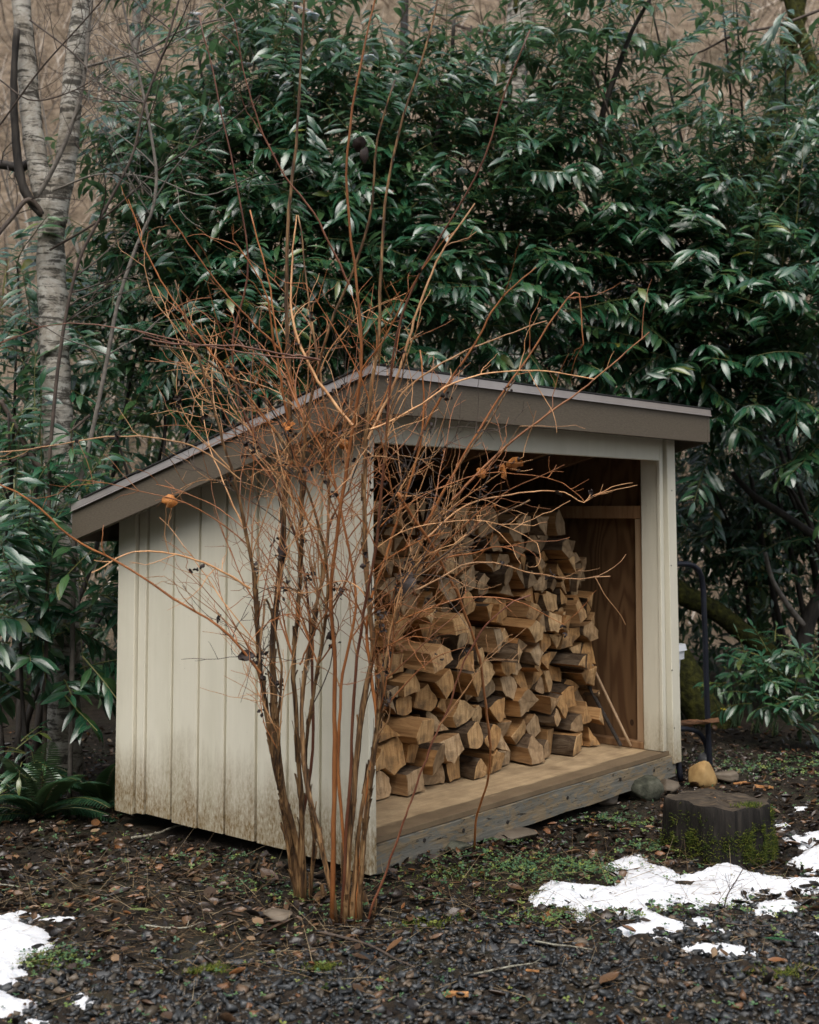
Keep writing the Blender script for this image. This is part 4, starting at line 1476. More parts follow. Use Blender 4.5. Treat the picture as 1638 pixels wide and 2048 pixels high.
def twiggy(b, curve, r0, rg, n, lmin, lmax, spread_=0.9, upb=0.25, sides=3, depth=1):
    """Side twigs along a curve, each with a few of its own."""
    m = len(curve)
    for _ in range(n):
        i = rg.randint(max(1, m // 5), m - 2)
        tan = curve[i + 1] - curve[i]
        tan = tan / (np.linalg.norm(tan) + 1e-9)
        d = np.array([rg.gauss(0, 1), rg.gauss(0, 0.7), rg.gauss(0, 0.8)])
        d -= tan * d.dot(tan)
        d /= np.linalg.norm(d) + 1e-9
        d = d * spread_ + tan * 0.8 + np.array([0, 0, upb])
        d /= np.linalg.norm(d)
        l_ = rg.uniform(lmin, lmax)
        pts = [curve[i]]
        for k in range(6):
            d = d + np.array([rg.gauss(0, .12), rg.gauss(0, .1), rg.gauss(0.03, .12)])
            d /= np.linalg.norm(d)
            pts.append(pts[-1] + d * l_ / 6)
        pts = np.array(pts)
        b.tube(pts, np.linspace(r0, r0 * 0.45, 7), sides, cap=False)
        if depth:
            twiggy(b, pts, r0 * 0.6, rg, rg.randint(1, 3), l_ * 0.3, l_ * 0.6, 0.9, 0.1, 3, depth - 1)


rg = random.Random(5)
for path, y0, y1, r0, r1, mt, nt_ in (
        ([(78, 388), (105, 340), (140, 260), (166, 170), (176, 80), (186, -20)], 6.95, 6.9, 0.016, 0.009, 'grey_twig', 9),
        ([(-20, 490), (20, 440), (60, 400), (88, 430)], 6.9, 7.05, 0.012, 0.016, 'brown_twig', 4),
        ([(-30, 325), (10, 330), (40, 335), (70, 320)], 7.2, 7.1, 0.03, 0.026, 'dark_wet_bark', 3),
        ([(168, 135), (230, 118), (290, 100), (360, 62), (450, 35)], 6.9, 6.6, 0.008, 0.004, 'grey_twig', 10),
        ([(60, 40), (150, 110), (230, 200), (330, 260)], 6.9, 6.5, 0.006, 0.003, 'brown_twig', 10),
        ([(100, 500), (200, 440), (330, 330), (440, 260), (520, 190)], 7.0, 6.4, 0.007, 0.003, 'brown_twig', 12),
        ([(110, 380), (190, 350), (300, 355), (420, 390), (500, 355)], 7.0, 6.4, 0.006, 0.003, 'grey_twig', 9),
        ([(0, 250), (80, 140), (170, 40), (230, -30)], 6.9, 6.6, 0.006, 0.004, 'brown_twig', 8),
        ([(0, 160), (60, 200), (150, 180), (240, 120)], 6.9, 6.7, 0.005, 0.003, 'brown_twig', 8)):
    b = MB()
    cv = poly_px(path, y0, y1, 20)
    b.tube(cv, np.linspace(r0, r1, 20), 6, cap=False)
    br = b.build('branch', M[mt], birch, True, tb)
    b = MB()
    twiggy(b, cv, min(0.0042, r1 * 0.7), rg, nt_, 0.15, 0.5)
    b.build('twig', M[mt], br, False, tb)

for label, path, y0, y1, r0, r1, mt, nt_ in (
        ('slender grey sapling leaning right in front of the laurels', [(150, 1000), (185, 860), (210, 740), (240, 590), (278, 480), (305, 420), (313, 360), (302, 270), (285, 180), (262, 80), (235, -40)], 6.55, 6.5, 0.014, 0.006, 'grey_twig', 14),
        ('dark thin sapling crossing the pale trunk and bending right', [(100, 900), (118, 720), (140, 590), (162, 510), (215, 410), (265, 310), (288, 210), (325, 110), (352, 20), (380, -90)], 6.45, 6.4, 0.011, 0.005, 'brown_twig', 18)):
    bs = P(path[0][0], path[0][1], y0)
    bs = np.array([bs[0], bs[1], float(gz(bs[0], bs[1]))])
    t = thing('sapling', label, 'sapling', bs, 0, 'bare saplings left of the shed')
    cv = np.concatenate([spline([bs, P(path[0][0], path[0][1], y0)], 6)[:-1], poly_px(path, y0, y1, 34)])
    b = MB()
    b.tube(cv, np.linspace(r0, r1, len(cv)), 7, rough=0.05)
    b.build('trunk', M[mt], t, True, bs)
    for q in range(nt_):
        i = rg.randint(len(cv) // 3, len(cv) - 3)
        b = MB()
        d = np.array([rg.choice([-1, 1]) * rg.uniform(.4, 1), rg.gauss(0, .35), rg.uniform(0.1, 0.9)])
        d /= np.linalg.norm(d)
        pts = [cv[i]]
        l_ = rg.uniform(0.3, 0.8)
        for k in range(8):
            d = d + np.array([rg.gauss(0, .08), rg.gauss(0, .08), rg.gauss(0.02, .09)])
            d /= np.linalg.norm(d)
            pts.append(pts[-1] + d * l_ / 8)
        pts = np.array(pts)
        b.tube(pts, np.linspace(0.0045, 0.0018, 9), 4, cap=False)
        twiggy(b, pts, 0.0024, rg, rg.randint(2, 5), 0.1, 0.3)
        b.build('branch', M[mt], t, False, bs)

# bare trees on the hillside
for label, path, Y, r0, r1, mt, gap in (
        ('mossy pale alder trunk seen through the laurel top, right of centre', [(1015, 420), (1020, 260), (1030, 120), (1042, 0), (1050, -200)], 13.0, 0.17, 0.13, 'pale_bark', 1),
        ('thin grey alder trunk on the hillside beside the pale trunk', [(255, 420), (262, 250), (270, 100), (276, -30), (280, -200)], 17.0, 0.075, 0.05, 'grey_twig', 0),
        
        ('slim dark alder trunk on the hillside above the shed roof peak', [(800, 300), (806, 120), (812, -60), (816, -200)], 18.0, 0.08, 0.05, 'dark_wet_bark', 0),
        ('mossy leaning alder trunk behind the top right corner', [(1500, 420), (1540, 250), (1580, 90), (1610, -60)], 14.0, 0.12, 0.08, 'mossy_bark', 1)):
    top = poly_px(path, Y, Y, 16)
    bs = np.array([top[0][0], Y, float(hz(top[0][0], Y)) if Y > 14 else 0.0])
    t = thing('alder_tree', label, 'tree', bs, 0, 'bare alders behind the laurels')
    b = MB()
    cv = np.concatenate([spline([bs, top[0]], 5)[:-1], top])
    b.tube(cv, np.linspace(r0, r1, len(cv)), 10, rough=0.05)
    tk = b.build('trunk', M[mt], t, True, bs)
    if gap:
        mm_ = MB()
        for q in range(26):
            i_ = rg.randint(5, len(cv) - 2)
            an_ = rg.uniform(3.3, 6.1)
            c = cv[i_] + np.array([r0 * .85 * math.cos(an_), r0 * .85 * math.sin(an_), rg.uniform(-.1, .1)])
            vs, fs = blob(6, 9, .035, .035, rg.uniform(.03, .08), .7, RNG)
            mm_.add([(v[0] + c[0], v[1] + c[1], v[2] + c[2]) for v in vs], fs)
        tag_kind(mm_.build('moss', M['mossy_bark'], tk, True, bs), 'stuff')
    for q in range(7):
        b = MB()
        i = rg.randint(4, len(cv) - 3)
        d = np.array([rg.choice([-1, 1]) * rg.uniform(.5, 1), rg.gauss(-.2, .3), rg.uniform(-0.1, 0.7)])
        pts = [cv[i]]
        l_ = rg.uniform(0.6, 1.6)
        for k in range(8):
            d = d + np.array([rg.gauss(0, .15), rg.gauss(0, .15), rg.gauss(0.0, .15)])
            d /= np.linalg.norm(d)
            pts.append(pts[-1] + d * l_ / 8)
        pts = np.array(pts)
        b.tube(pts, np.linspace(r0 * .16, 0.005, 9), 5, cap=False)
        twiggy(b, pts, 0.006, rg, 6, 0.2, 0.6)
        b.build('branch', M['mossy_bark' if mt == 'mossy_bark' else 'brown_twig'], t, False, bs)

hp = [(-20, 14.6), (45, 15.5), (110, 17), (185, 15), (215, 19), (300, 16), (330, 21), (405, 15.2), (440, 18), (610, 17), (690, 16), (745, 20), (820, 15.5), (870, 18), (950, 16), (990, 21), (1070, 15), (1130, 18), (1260, 16), (1330, 19), (1400, 15.3), (1440, 17), (1530, 16), (1600, 19), (1660, 15.2)]
for ih, (px, Y) in enumerate(hp):
    x0 = P(px, 400, Y)[0]
    bs = np.array([x0, Y, float(hz(x0, Y))])
    d = np.array([rg.gauss(0, .16), rg.gauss(-.05, .1), 1.0])
    pts = [bs - np.array([0, 0, .1])]
    H_ = rg.uniform(3.0, 5.0)
    for k in range(12):
        d = d + np.array([rg.gauss(0, .07), rg.gauss(0, .05), 0.02])
        d /= np.linalg.norm(d)
        pts.append(pts[-1] + d * H_ / 12)
    pts = np.array(pts)
    t = thing('bare_sapling', f'leafless grey-brown sapling on the brown hillside, {ORD[ih + 1] if ih < 12 else ORD[len(hp) - ih]} from the {"left" if ih < 12 else "right"}', 'sapling', bs, 0, 'bare saplings on the hillside')
    mt = rg.choice(['grey_twig', 'brown_twig', 'grey_twig', 'mossy_bark'])
    b = MB()
    b.tube(pts, np.linspace(rg.uniform(.022, .045), .008, 13), 6, cap=False)
    b.build('trunk', M[mt], t, True, bs)
    b = MB()
    twiggy(b, pts, .009, rg, 16, .5, 1.5, .9, .3)
    b.build('branches', M[mt], t, False, bs)

# mossy leaning trunk to the right of the shed
bs = G(1400, 1450)
mt_ = thing('mossy_trunk', 'thick leaning trunk furred with green moss behind the tube rack', 'tree', bs)
b = MB()
b.tube(poly_px([(1440, 1470), (1405, 1420), (1370, 1350), (1330, 1290), (1270, 1240)], bs[1], bs[1] + .1, 20), np.linspace(0.15, 0.10, 20), 12, rough=0.07)
b.build('trunk', M['mossy_bark'], mt_, True, bs)
b = MB()
b.tube(poly_px([(1300, 1130), (1350, 1178), (1430, 1222), (1490, 1268), (1545, 1312), (1590, 1390)], bs[1] + .2, bs[1] + .5, 30), np.linspace(0.085, 0.06, 30), 12, rough=0.08)
b.build('limb', M['mossy_bark'], mt_, True, bs)

# ------------------------------------------------------------------ the bare shrub in front of the shed
sb = G(665, 1822)
shrub = thing('bare_shrub', 'tall leafless shrub of peeling orange-brown canes in front of the shed corner', 'shrub', sb)
rg = random.Random(41)


def gY(px, py):
    return G(px, py)[1]


YA = gY(600, 1806)
YB = gY(690, 1846)
# path, base distance, top distance, base radius, top radius, material, number of side branches
CANES = [
    ([(598, 1806), (585, 1700), (562, 1560), (548, 1400), (550, 1250), (563, 1100), (574, 950), (580, 820), (575, 700), (572, 600), (573, 450), (588, 260), (604, 60), (610, -60)], YA, 4.75, 0.0184, .0038, 'shrub_bark', 10),
    ([(603, 1806), (590, 1680), (548, 1530), (527, 1400), (512, 1280), (502, 1150), (478, 1010), (450, 900), (415, 780), (380, 660), (350, 560)], YA, 4.6, 0.0135, .003, 'shrub_bark', 11),
    ([(608, 1806), (606, 1650), (598, 1500), (590, 1350), (600, 1200), (606, 1050), (612, 900), (628, 780), (660, 660), (705, 560), (745, 430), (752, 300), (790, 160)], YA, 4.5, 0.0119, .0035, 'shrub_bark', 10),
    ([(663, 1820), (664, 1600), (667, 1450), (669, 1300), (662, 1200), (678, 1050), (692, 950), (707, 850), (722, 730), (715, 600), (697, 460), (690, 330), (700, 210), (725, 90), (760, -40)], YB, 4.5, 0.0103, .0035, 'orange_cane', 9),
    ([(676, 1826), (645, 1700), (612, 1560), (602, 1450), (612, 1300), (640, 1150), (655, 1000), (650, 860), (640, 740), (620, 600), (596, 430)], YB, 4.9, 0.0111, .003, 'shrub_bark', 9),
    ([(690, 1846), (706, 1650), (722, 1500), (733, 1400), (747, 1330), (738, 1180), (730, 1000), (738, 850), (748, 760), (760, 700), (765, 560), (772, 400), (800, 250), (850, 90), (880, -30)], YB, 4.45, 0.0135, .0035, 'shrub_bark', 9),
    ([(705, 1840), (717, 1700), (738, 1560), (762, 1430), (776, 1320), (800, 1220), (850, 1070), (905, 950), (960, 870), (1030, 760)], YB, 4.75, 0.0103, .003, 'shrub_bark', 10),
    ([(722, 1826), (735, 1700), (747, 1560), (764, 1400), (782, 1290), (820, 1180), (900, 1100), (980, 1040), (1060, 1000)], YB, 4.55, 0.0111, .003, 'shrub_bark', 9),
    ([(712, 1826), (728, 1680), (740, 1560), (757, 1450), (748, 1340), (740, 1250), (790, 1080), (830, 950), (850, 830), (840, 700)], YB, 4.6, 0.0098, .003, 'orange_cane', 9),
    ([(682, 1846), (696, 1650), (706, 1500), (713, 1350), (728, 1220), (752, 1080), (768, 930), (775, 800), (800, 640), (880, 470), (960, 330), (1010, 180), (1060, 60)], YB, 4.3, 0.0070, .003, 'red_cane', 6),
    ([(612, 1800), (602, 1700), (620, 1560), (628, 1400), (618, 1250), (600, 1120), (560, 1000), (520, 900), (480, 800), (470, 700), (500, 560), (470, 330), (430, 150), (398, 30)], YA, 4.9, 0.0074, .003, 'red_cane', 9),
    ([(732, 1850), (790, 1700), (850, 1530), (905, 1400), (945, 1300), (995, 1230), (1045, 1195), (1062, 1190)], YB, 4.7, 0.0048, .003, 'red_cane', 1),
    ([(948, 1662), (972, 1580), (982, 1500), (972, 1400), (945, 1270), (905, 1170), (850, 1070), (795, 985)], 5.55, 4.55, 0.0050, .0065, 'orange_cane', 1),
    ([(700, 1830), (690, 1700), (680, 1500), (690, 1350), (715, 1200), (690, 1050), (660, 930), (600, 820), (560, 700), (535, 560), (500, 420)], YB, 4.8, 0.0074, .003, 'orange_cane', 9),
    ([(594, 1800), (570, 1650), (555, 1480), (560, 1330), (530, 1200), (515, 1340)], YA, 4.6, 0.0074, .004, 'shrub_bark', 4),
    ([(620, 1800), (625, 1640), (610, 1500), (630, 1350), (650, 1180), (630, 1040), (590, 930), (540, 850), (470, 760), (380, 700), (300, 690)], YA, 4.4, 0.0082, .003, 'shrub_bark', 10),
]
# long side canes seen in the photograph
SIDE = [
    (0, [(578, 850), (550, 700), (520, 560), (470, 480)], 4.75, 4.6, .0055, .0025, 'orange_cane'),
    (7, [(830, 900), (880, 800), (950, 690), (1010, 600), (1072, 540)], 4.6, 4.5, .0055, .0025, 'orange_cane'),
    (7, [(850, 1050), (940, 900), (1050, 730), (1160, 590), (1163, 640), (1166, 690)], 4.6, 4.6, .0055, .0022, 'orange_cane'),
    (6, [(905, 1000), (980, 920), (1130, 800), (1220, 730), (1300, 662)], 4.6, 4.7, .0055, .0022, 'orange_cane'),
    (4, [(640, 720), (560, 705), (470, 690), (370, 685), (280, 672)], 4.4, 4.3, .0042, .003, 'red_cane'),
    (4, [(640, 720), (400, 690), (250, 655), (100, 650), (-20, 690)], 4.5, 4.4, .0032, .0018, 'red_cane'),
    (1, [(480, 960), (380, 890), (250, 872), (100, 890), (-30, 905)], 4.5, 4.3, .0032, .0018, 'tan_twig'),
    (1, [(520, 1345), (450, 1262), (350, 1200), (240, 1130), (150, 1082), (60, 1000), (-20, 960)], 4.6, 4.2, .005, .003, 'orange_cane'),
    (1, [(500, 1180), (470, 1160), (400, 1130), (260, 1112), (180, 1150)], 4.6, 4.4, .0045, .0022, 'tan_twig'),
    (8, [(770, 880), (800, 800), (870, 740), (960, 690), (1060, 650), (1095, 636)], 4.6, 4.6, .0045, .0022, 'tan_twig'),
    (5, [(735, 880), (790, 760), (830, 640), (890, 500), (950, 410)], 4.5, 4.6, .0065, .003, 'tan_twig'),
    (7, [(830, 1180), (950, 1125), (1060, 1150), (1130, 1160), (1220, 1155)], 4.6, 4.7, .004, .002, 'tan_twig'),
    (6, [(850, 1080), (930, 1010), (1040, 985), (1130, 985), (1170, 1005), (1185, 985)], 4.7, 4.8, .004, .002, 'tan_twig'),
    (3, [(705, 850), (640, 760), (600, 680), (590, 560), (598, 430)], 4.55, 4.7, .0065, .003, 'tan_twig'),
    (5, [(740, 860), (830, 820), (930, 760), (1060, 745), (1190, 760)], 4.5, 4.6, .004, .002, 'tan_twig'),
    (10, [(470, 760), (380, 640), (300, 520), (260, 400)], 4.8, 4.7, .0045, .002, 'orange_cane'),
    (13, [(560, 700), (480, 620), (400, 520), (340, 430)], 4.8, 4.7, .0045, .002, 'orange_cane'),
    (2, [(700, 570), (640, 440), (560, 330), (500, 180), (470, 40)], 4.6, 4.5, .0045, .002, 'red_cane'),
    (0, [(560, 1400), (520, 1330), (470, 1290), (450, 1270)], 4.75, 4.6, .003, .0015, 'brown_twig'),
    (2, [(600, 1330), (640, 1250), (690, 1170), (700, 1090)], 4.75, 4.65, .004, .002, 'orange_cane'),
]
cane_objs, cane_curves = [], []
for path, y0, y1, r0, r1, mt, nb in CANES:
    n = 44
    cv = poly_px(path, y0, y1, n)
    if path[0][1] > 1600:
        cv[0, 2] = min(cv[0, 2], float(gz(cv[0, 0], cv[0, 1])) - 0.02)
    # a little wander so that no cane is a perfect curve
    w_ = np.cumsum(np.array([[rg.gauss(0, .0022) for _ in range(3)] for _ in range(n)]), 0)
    w_ -= np.linspace(0, 1, n)[:, None] * w_[-1]
    cv = cv + w_
    b = MB()
    t = np.linspace(0, 1, n)
    rad = r1 + (r0 - r1) * (1 - t) ** 1.15
    nod = 1 + 0.10 * np.array([rg.uniform(-1, 1) for _ in range(n)])
    b.tube(cv, rad * nod, 8 if mt == 'shrub_bark' else 7, rough=0.10 if mt == 'shrub_bark' else 0.03)
    o = b.build('stem', M[mt], shrub, True, sb)
    if mt == 'shrub_bark':
        # peeling strips of bark along the lower stem
        fb = MB()
        for _ in range(26):
            i = rg.randint(1, n // 2)
            tan = cv[i + 1] - cv[i]
            tan /= np.linalg.norm(tan)
            a = rg.uniform(0, 6.28)
            sx = np.cross(tan, [0, 1, 0])
            sx /= np.linalg.norm(sx)
            sy = np.cross(tan, sx)
            nr = sx * math.cos(a) + sy * math.sin(a)
            tg = np.cross(tan, nr)
            l_, wd = rg.uniform(.03, .11), rg.uniform(.003, .008)
            lift = rg.uniform(.003, .014)
            p = cv[i] + nr * rad[i] * 1.02
            pts = []
            for q, lf in ((0, 0.0), (0.5, .15), (1, 1.0)):
                c = p + tan * (q - .3) * l_ + nr * lift * lf
                pts += [c - tg * wd, c + tg * wd, c + nr * .0012]
            fb.add(pts, [(0, 1, 4, 3), (3, 4, 7, 6), (0, 3, 5, 2), (3, 6, 8, 5), (2, 5, 4, 1), (5, 8, 7, 4)])
        tag_kind(fb.build('peeling_bark', M['shrub_bark'], o, False, sb), 'stuff')
    cane_objs.append((o, nb))
    cane_curves.append(cv)

b_count = 0


def add_branch(parent, pts, r0, r1, mt, ntw):
    global b_count
    b = MB()
    n = len(pts)
    b.tube(pts, np.linspace(r0, r1, n) * (1 + 0.12 * np.array([rg.uniform(-1, 1) for _ in range(n)])), 5, cap=False)
    if ntw:
        m = n
        for _ in range(ntw):
            i = rg.randint(2, m - 1)
            tan = pts[min(i + 1, m - 1)] - pts[max(i - 1, 0)]
            tan /= np.linalg.norm(tan) + 1e-9
            d = np.array([rg.gauss(0, 1), rg.gauss(0, 0.8), rg.gauss(0.2, 0.8)])
            d -= tan * d.dot(tan)
            d /= np.linalg.norm(d) + 1e-9
            d = d * rg.uniform(.5, 1.0) + tan * rg.uniform(.4, 1.0)
            d /= np.linalg.norm(d)
            l_ = rg.uniform(0.05, 0.27)
            q = [pts[i]]
            for k in range(6):
                d = d + np.array([rg.gauss(0, .2), rg.gauss(0, .2), rg.gauss(0.04, .2)])
                d /= np.linalg.norm(d)
                q.append(q[-1] + d * l_ / 6)
            q = np.array(q)
            b.tube(q, np.linspace(max(r1 * .9, .0014), .0009, 7), 4, cap=False)
            if rg.random() < 0.5:
                twiggy(b, q, .0012, rg, rg.randint(1, 2), .03, .09, 1.0, 0.1, 3, 0)
    o = b.build('branch', M[mt], parent, True, sb)
    b_count += 1
    return o


branch_curves = []
for ci, path, y0, y1, r0, r1, mt in SIDE:
    cv = poly_px(path, y0, y1, 26)
    w_ = np.cumsum(np.array([[rg.gauss(0, .002) for _ in range(3)] for _ in range(26)]), 0)
    cv = cv + w_ - np.linspace(0, 1, 26)[:, None] * w_[-1] * 0.5
    add_branch(cane_objs[ci][0], cv, r0, r1, mt, rg.randint(2, 6))
    branch_curves.append(cv)
for ci, (o, nb) in enumerate(cane_objs):
    cv = cane_curves[ci]
    for q in range(int(nb * 1.75)):
        t = rg.betavariate(2.2, 2.4) * 0.66 + 0.24
        i = min(int(t * len(cv)), len(cv) - 2)
        z = cv[i][2]
        if (z < 0.75 and rg.random() < 0.6) or z > 2.15 or (z > 1.85 and rg.random() < .6):
            continue
        tan = cv[i + 1] - cv[i]
        tan /= np.linalg.norm(tan)
        az = rg.uniform(0, 2 * math.pi)
        # branches lean away from the middle of the shrub
        out = np.array([cv[i][0] - sb[0], (cv[i][1] - sb[1]) * 0.6, 0])
        d = np.array([math.cos(az), 0.75 * math.sin(az), 0]) * 0.6 + out / (np.linalg.norm(out) + 0.15) * 0.45
        d = d * rg.uniform(.5, 1.15) + tan * rg.uniform(.5, 1.0) + np.array([0, 0, rg.uniform(-.05, .35)])
        d /= np.linalg.norm(d)
        l_ = rg.uniform(0.22, 0.68) * (1.15 - 0.35 * abs(z - 1.4))
        pts = [cv[i]]
        nn = 12
        curl = np.array([rg.gauss(0, .05), rg.gauss(0, .04), rg.gauss(-0.005, .06)])
        for k in range(nn):
            d = d + curl + np.array([rg.gauss(0, .07), rg.gauss(0, .06), rg.gauss(0, .07)])
            d /= np.linalg.norm(d)
            nxt = pts[-1] + d * l_ / nn
            lu, lv, lw = w2l(nxt)
            if lu > -0.2 and lv > -0.2 and lv < D_ + .2 and lu < W_ and lw < ZT + .05:
                d = d + np.array([-0.3, -0.6, 0.1])
                d /= np.linalg.norm(d)
                nxt = pts[-1] + d * l_ / nn
            pts.append(nxt)
        pts = np.array(pts)
        mt = rg.choice(['tan_twig', 'tan_twig', 'tan_twig', 'orange_cane', 'orange_cane', 'orange_cane', 'brown_twig'])
        add_branch(o, pts, rg.uniform(.0022, .0040), .0012, mt, rg.randint(3, 8))
        branch_curves.append(pts)


def crumpled(b, c, size, rgx, mi=0):
    """A curled dead leaf with lobes, two layers thick."""
    R3 = rand_rot(1)[0]
    v, f = [], []
    curl = rgx.uniform(.4, 1.1)
    for i in range(4):
        for j in range(4):
            x, y = (i - 1.5) / 1.5, (j - 1.5) / 1.5
            r = 1.0 if (abs(x) < .9 or abs(y) < .9) else .55
            p = np.array([x * .5 * r, y * .6 * r, curl * .35 * (x * x + .4 * y * y) + rgx.uniform(-.06, .06)])
            v.append(c + R3 @ (p * size))
    for i in range(3):
        for j in range(3):
            a = i * 4 + j
            f.append((a, a + 1, a + 5, a + 4))
    b.add(v, f, mi)


for px, py, Y, s_, mt in ((335, 1010, 4.5, .05, 'dead_leaf_orange'), (690, 878, 4.5, .04, 'dead_leaf_orange'), (1026, 912, 4.6, .06, 'dead_leaf_orange'), (1008, 938, 4.65, .05, 'dead_leaf_orange'),
                          (945, 925, 4.6, .035, 'dead_leaf_orange'), (585, 840, 4.6, .055, 'dead_leaf_orange'), (575, 1098, 4.7, .06, 'dead_leaf_dark'), (1000, 1010, 4.7, .03, 'dead_leaf_orange'),
                          (812, 1160, 4.5, .07, 'dead_leaf_dark'), (845, 1170, 4.6, .05, 'dead_leaf_dark'), (480, 1310, 4.6, .05, 'dead_leaf_dark'), (720, 290, 4.5, .05, 'dead_leaf_dark'),
                          (735, 310, 4.5, .05, 'dead_leaf_dark'), (1110, 990, 4.75, .03, 'dead_leaf_dark'), (560, 1105, 4.7, .05, 'dead_leaf_dark'), (665, 1260, 4.7, .035, 'dead_leaf_dark')):
    b = MB()
    c = P(px, py, Y)
    allp = np.concatenate(branch_curves)
    x_, y_, d_ = to_px(allp)
    i = int(np.argmin((x_ - px) ** 2 + (y_ - py) ** 2))
    if (x_[i] - px) ** 2 + (y_[i] - py) ** 2 < 60 ** 2:
        c = allp[i] + np.array([0, -.004, -.012])
    crumpled(b, c, s_, rg)
    o = b.build('dead_leaf', M[mt], shrub, True, sb)
    if mt == 'dead_leaf_orange':
        o['label'] = 'curled orange dead leaf'
for q in range(110):
    cv = rg.choice(branch_curves)
    i = rg.randint(4, len(cv) - 1)
    b = MB()
    for _ in range(rg.randint(3, 6)):
        crumpled(b, cv[i] + np.array([rg.gauss(0, .010), rg.gauss(0, .010), rg.gauss(-.006, .012)]), rg.uniform(.008, .02), rg)
    b.build('seed_head', M['dead_leaf_dark'], shrub, True, sb)
# cut stubs at the foot
for px, py, h_ in ((738, 1790, .06), (650, 1780, .07), (635, 1790, .04), (745, 1800, .05), (686, 1740, .16)):
    g_ = G(px, py + 25)
    b = MB()
    b.tube(spline([g_ - np.array([0, 0, .02]), g_ + np.array([rg.uniform(-.03, .03), 0, h_])], 4), [.011, .010, .009, .0085], 7, rough=.1)
    b.build('stub', M['shrub_bark'], shrub, False, sb)

# ------------------------------------------------------------------ stump
c0 = G(1463, 1732)
sc_ = np.array([c0[0], c0[1] + 0.19, c0[2]])
stump = thing('tree_stump', 'dark weathered tree stump with mossy sides at the edge of the snow', 'stump', sc_)
b = MB()
n, hts = 40, [-0.04, 0.0, 0.06, 0.12, 0.18, 0.228, 0.238]
ph = [rg.uniform(0, 6.28) for _ in range(5)]
vs = []


def stump_r(a, h):
    r = 0.222 * (1 + 0.07 * math.cos(4 * a) + 0.05 * math.sin(2 * a + ph[0]) + 0.035 * math.sin(5 * a + ph[1]) + 0.022 * math.sin(11 * a + ph[2] + h * 3) + 0.03 * math.sin(17 * a + ph[3]))
    return r * (1.07 - 0.22 * min(h, .2) if h < 0.2 else 1.02)


for k, h in enumerate(hts):
    for i in range(n):
        a = 2 * math.pi * i / n
        r = stump_r(a, h)
        if k == len(hts) - 1:
            r *= 0.97
        hh = h * (1 + 0.05 * math.cos(a + 2.6)) + (0.006 * math.sin(9 * a) if k > 4 else 0)
        vs.append((r * math.cos(a), r * .92 * math.sin(a), hh))
fs = []
for k in range(len(hts) - 1):
    for i in range(n):
        i2 = (i + 1) % n
        fs.append((k * n + i, k * n + i2, (k + 1) * n + i2, (k + 1) * n + i))
b.add(vs, fs)
b.build('stump_side', M['stump_side'], stump, True)
b = MB()
tv_ = []
for rr_ in (0.999, .75, .5, .25):
    for i in range(n):
        x, y, z = vs[(len(hts) - 1) * n + i]
        tv_.append((x * rr_, y * rr_, z + (rg.uniform(-.005, .004) if rr_ < .99 else 0)))
tv_.append((0, 0, .236))
fs = []
for k in range(3):
    for i in range(n):
        i2 = (i + 1) % n
        fs.append((k * n + i, k * n + i2, (k + 1) * n + i2, (k + 1) * n + i))
for i in range(n):
    fs.append((3 * n + i, 3 * n + (i + 1) % n, 4 * n))
b.add(tv_, fs)
b.build('cut_top', M['stump_top'], stump)


def tuft_points(centres, per, spread_, rg2):
    out = []
    for c in centres:
        for _ in range(per):
            out.append(c + rg2.normal(0, spread_, 3))
    return np.array(out)


# moss on the stump: thousands of tiny blades
cs = []
for _ in range(48):
    a = RNG.uniform(math.pi * 1.02, math.pi * 1.98)
    z = 0.01 + 0.19 * RNG.random() ** 1.5
    cs.append((stump_r(a, z) * math.cos(a), 0.92 * stump_r(a, z) * math.sin(a), z, a))
blade_v = np.array([(-.5, 0, 0), (.5, 0, 0), (0, 1, .15), (0, .1, -.3)], float)
blade_f = np.array([(0, 1, 2), (0, 2, 3), (1, 3, 2)])
pp, aa = [], []
for (x, y, z, a) in cs:
    m_ = int(RNG.uniform(20, 150))
    sp = RNG.normal(0, RNG.uniform(.010, .03), (m_, 3))
    q = np.array([x, y, z]) + sp
    rr_ = np.hypot(q[:, 0], q[:, 1] / .92)
    an_ = np.arctan2(q[:, 1] / .92, q[:, 0])
    q[:, :2] *= (np.array([stump_r(p_, max(z_, 0)) + .003 for p_, z_ in zip(an_, q[:, 2])]) / rr_)[:, None]
    pp.append(q)
    aa.append(np.stack([q[:, 0], q[:, 1], np.full(m_, .05)], 1) / .23 + RNG.normal(0, .6, (m_, 3)))
for (x, y) in ((0.06, -.16), (0.09, -.15), (0.12, -.13)):
    q = np.array([x, y, .242]) + RNG.normal(0, .014, (90, 3)) * np.array([1.4, 1, .3])
    pp.append(q)
    aa.append(np.tile([0, 0, 1.0], (90, 1)) + RNG.normal(0, .5, (90, 3)))
pp, aa = np.concatenate(pp), np.concatenate(aa)
k = len(pp)
V, T, rn, _ = spread(blade_v, blade_f, frames(aa, RNG.normal(0, 1, (k, 3))), pp, np.stack([np.full(k, .005), RNG.uniform(.008, .02, k), np.full(k, .004)], 1), RNG.random(k) * .95)
tag_kind(np_mesh('moss', V, T, M['moss_tuft'], rn, parent=stump), 'stuff')

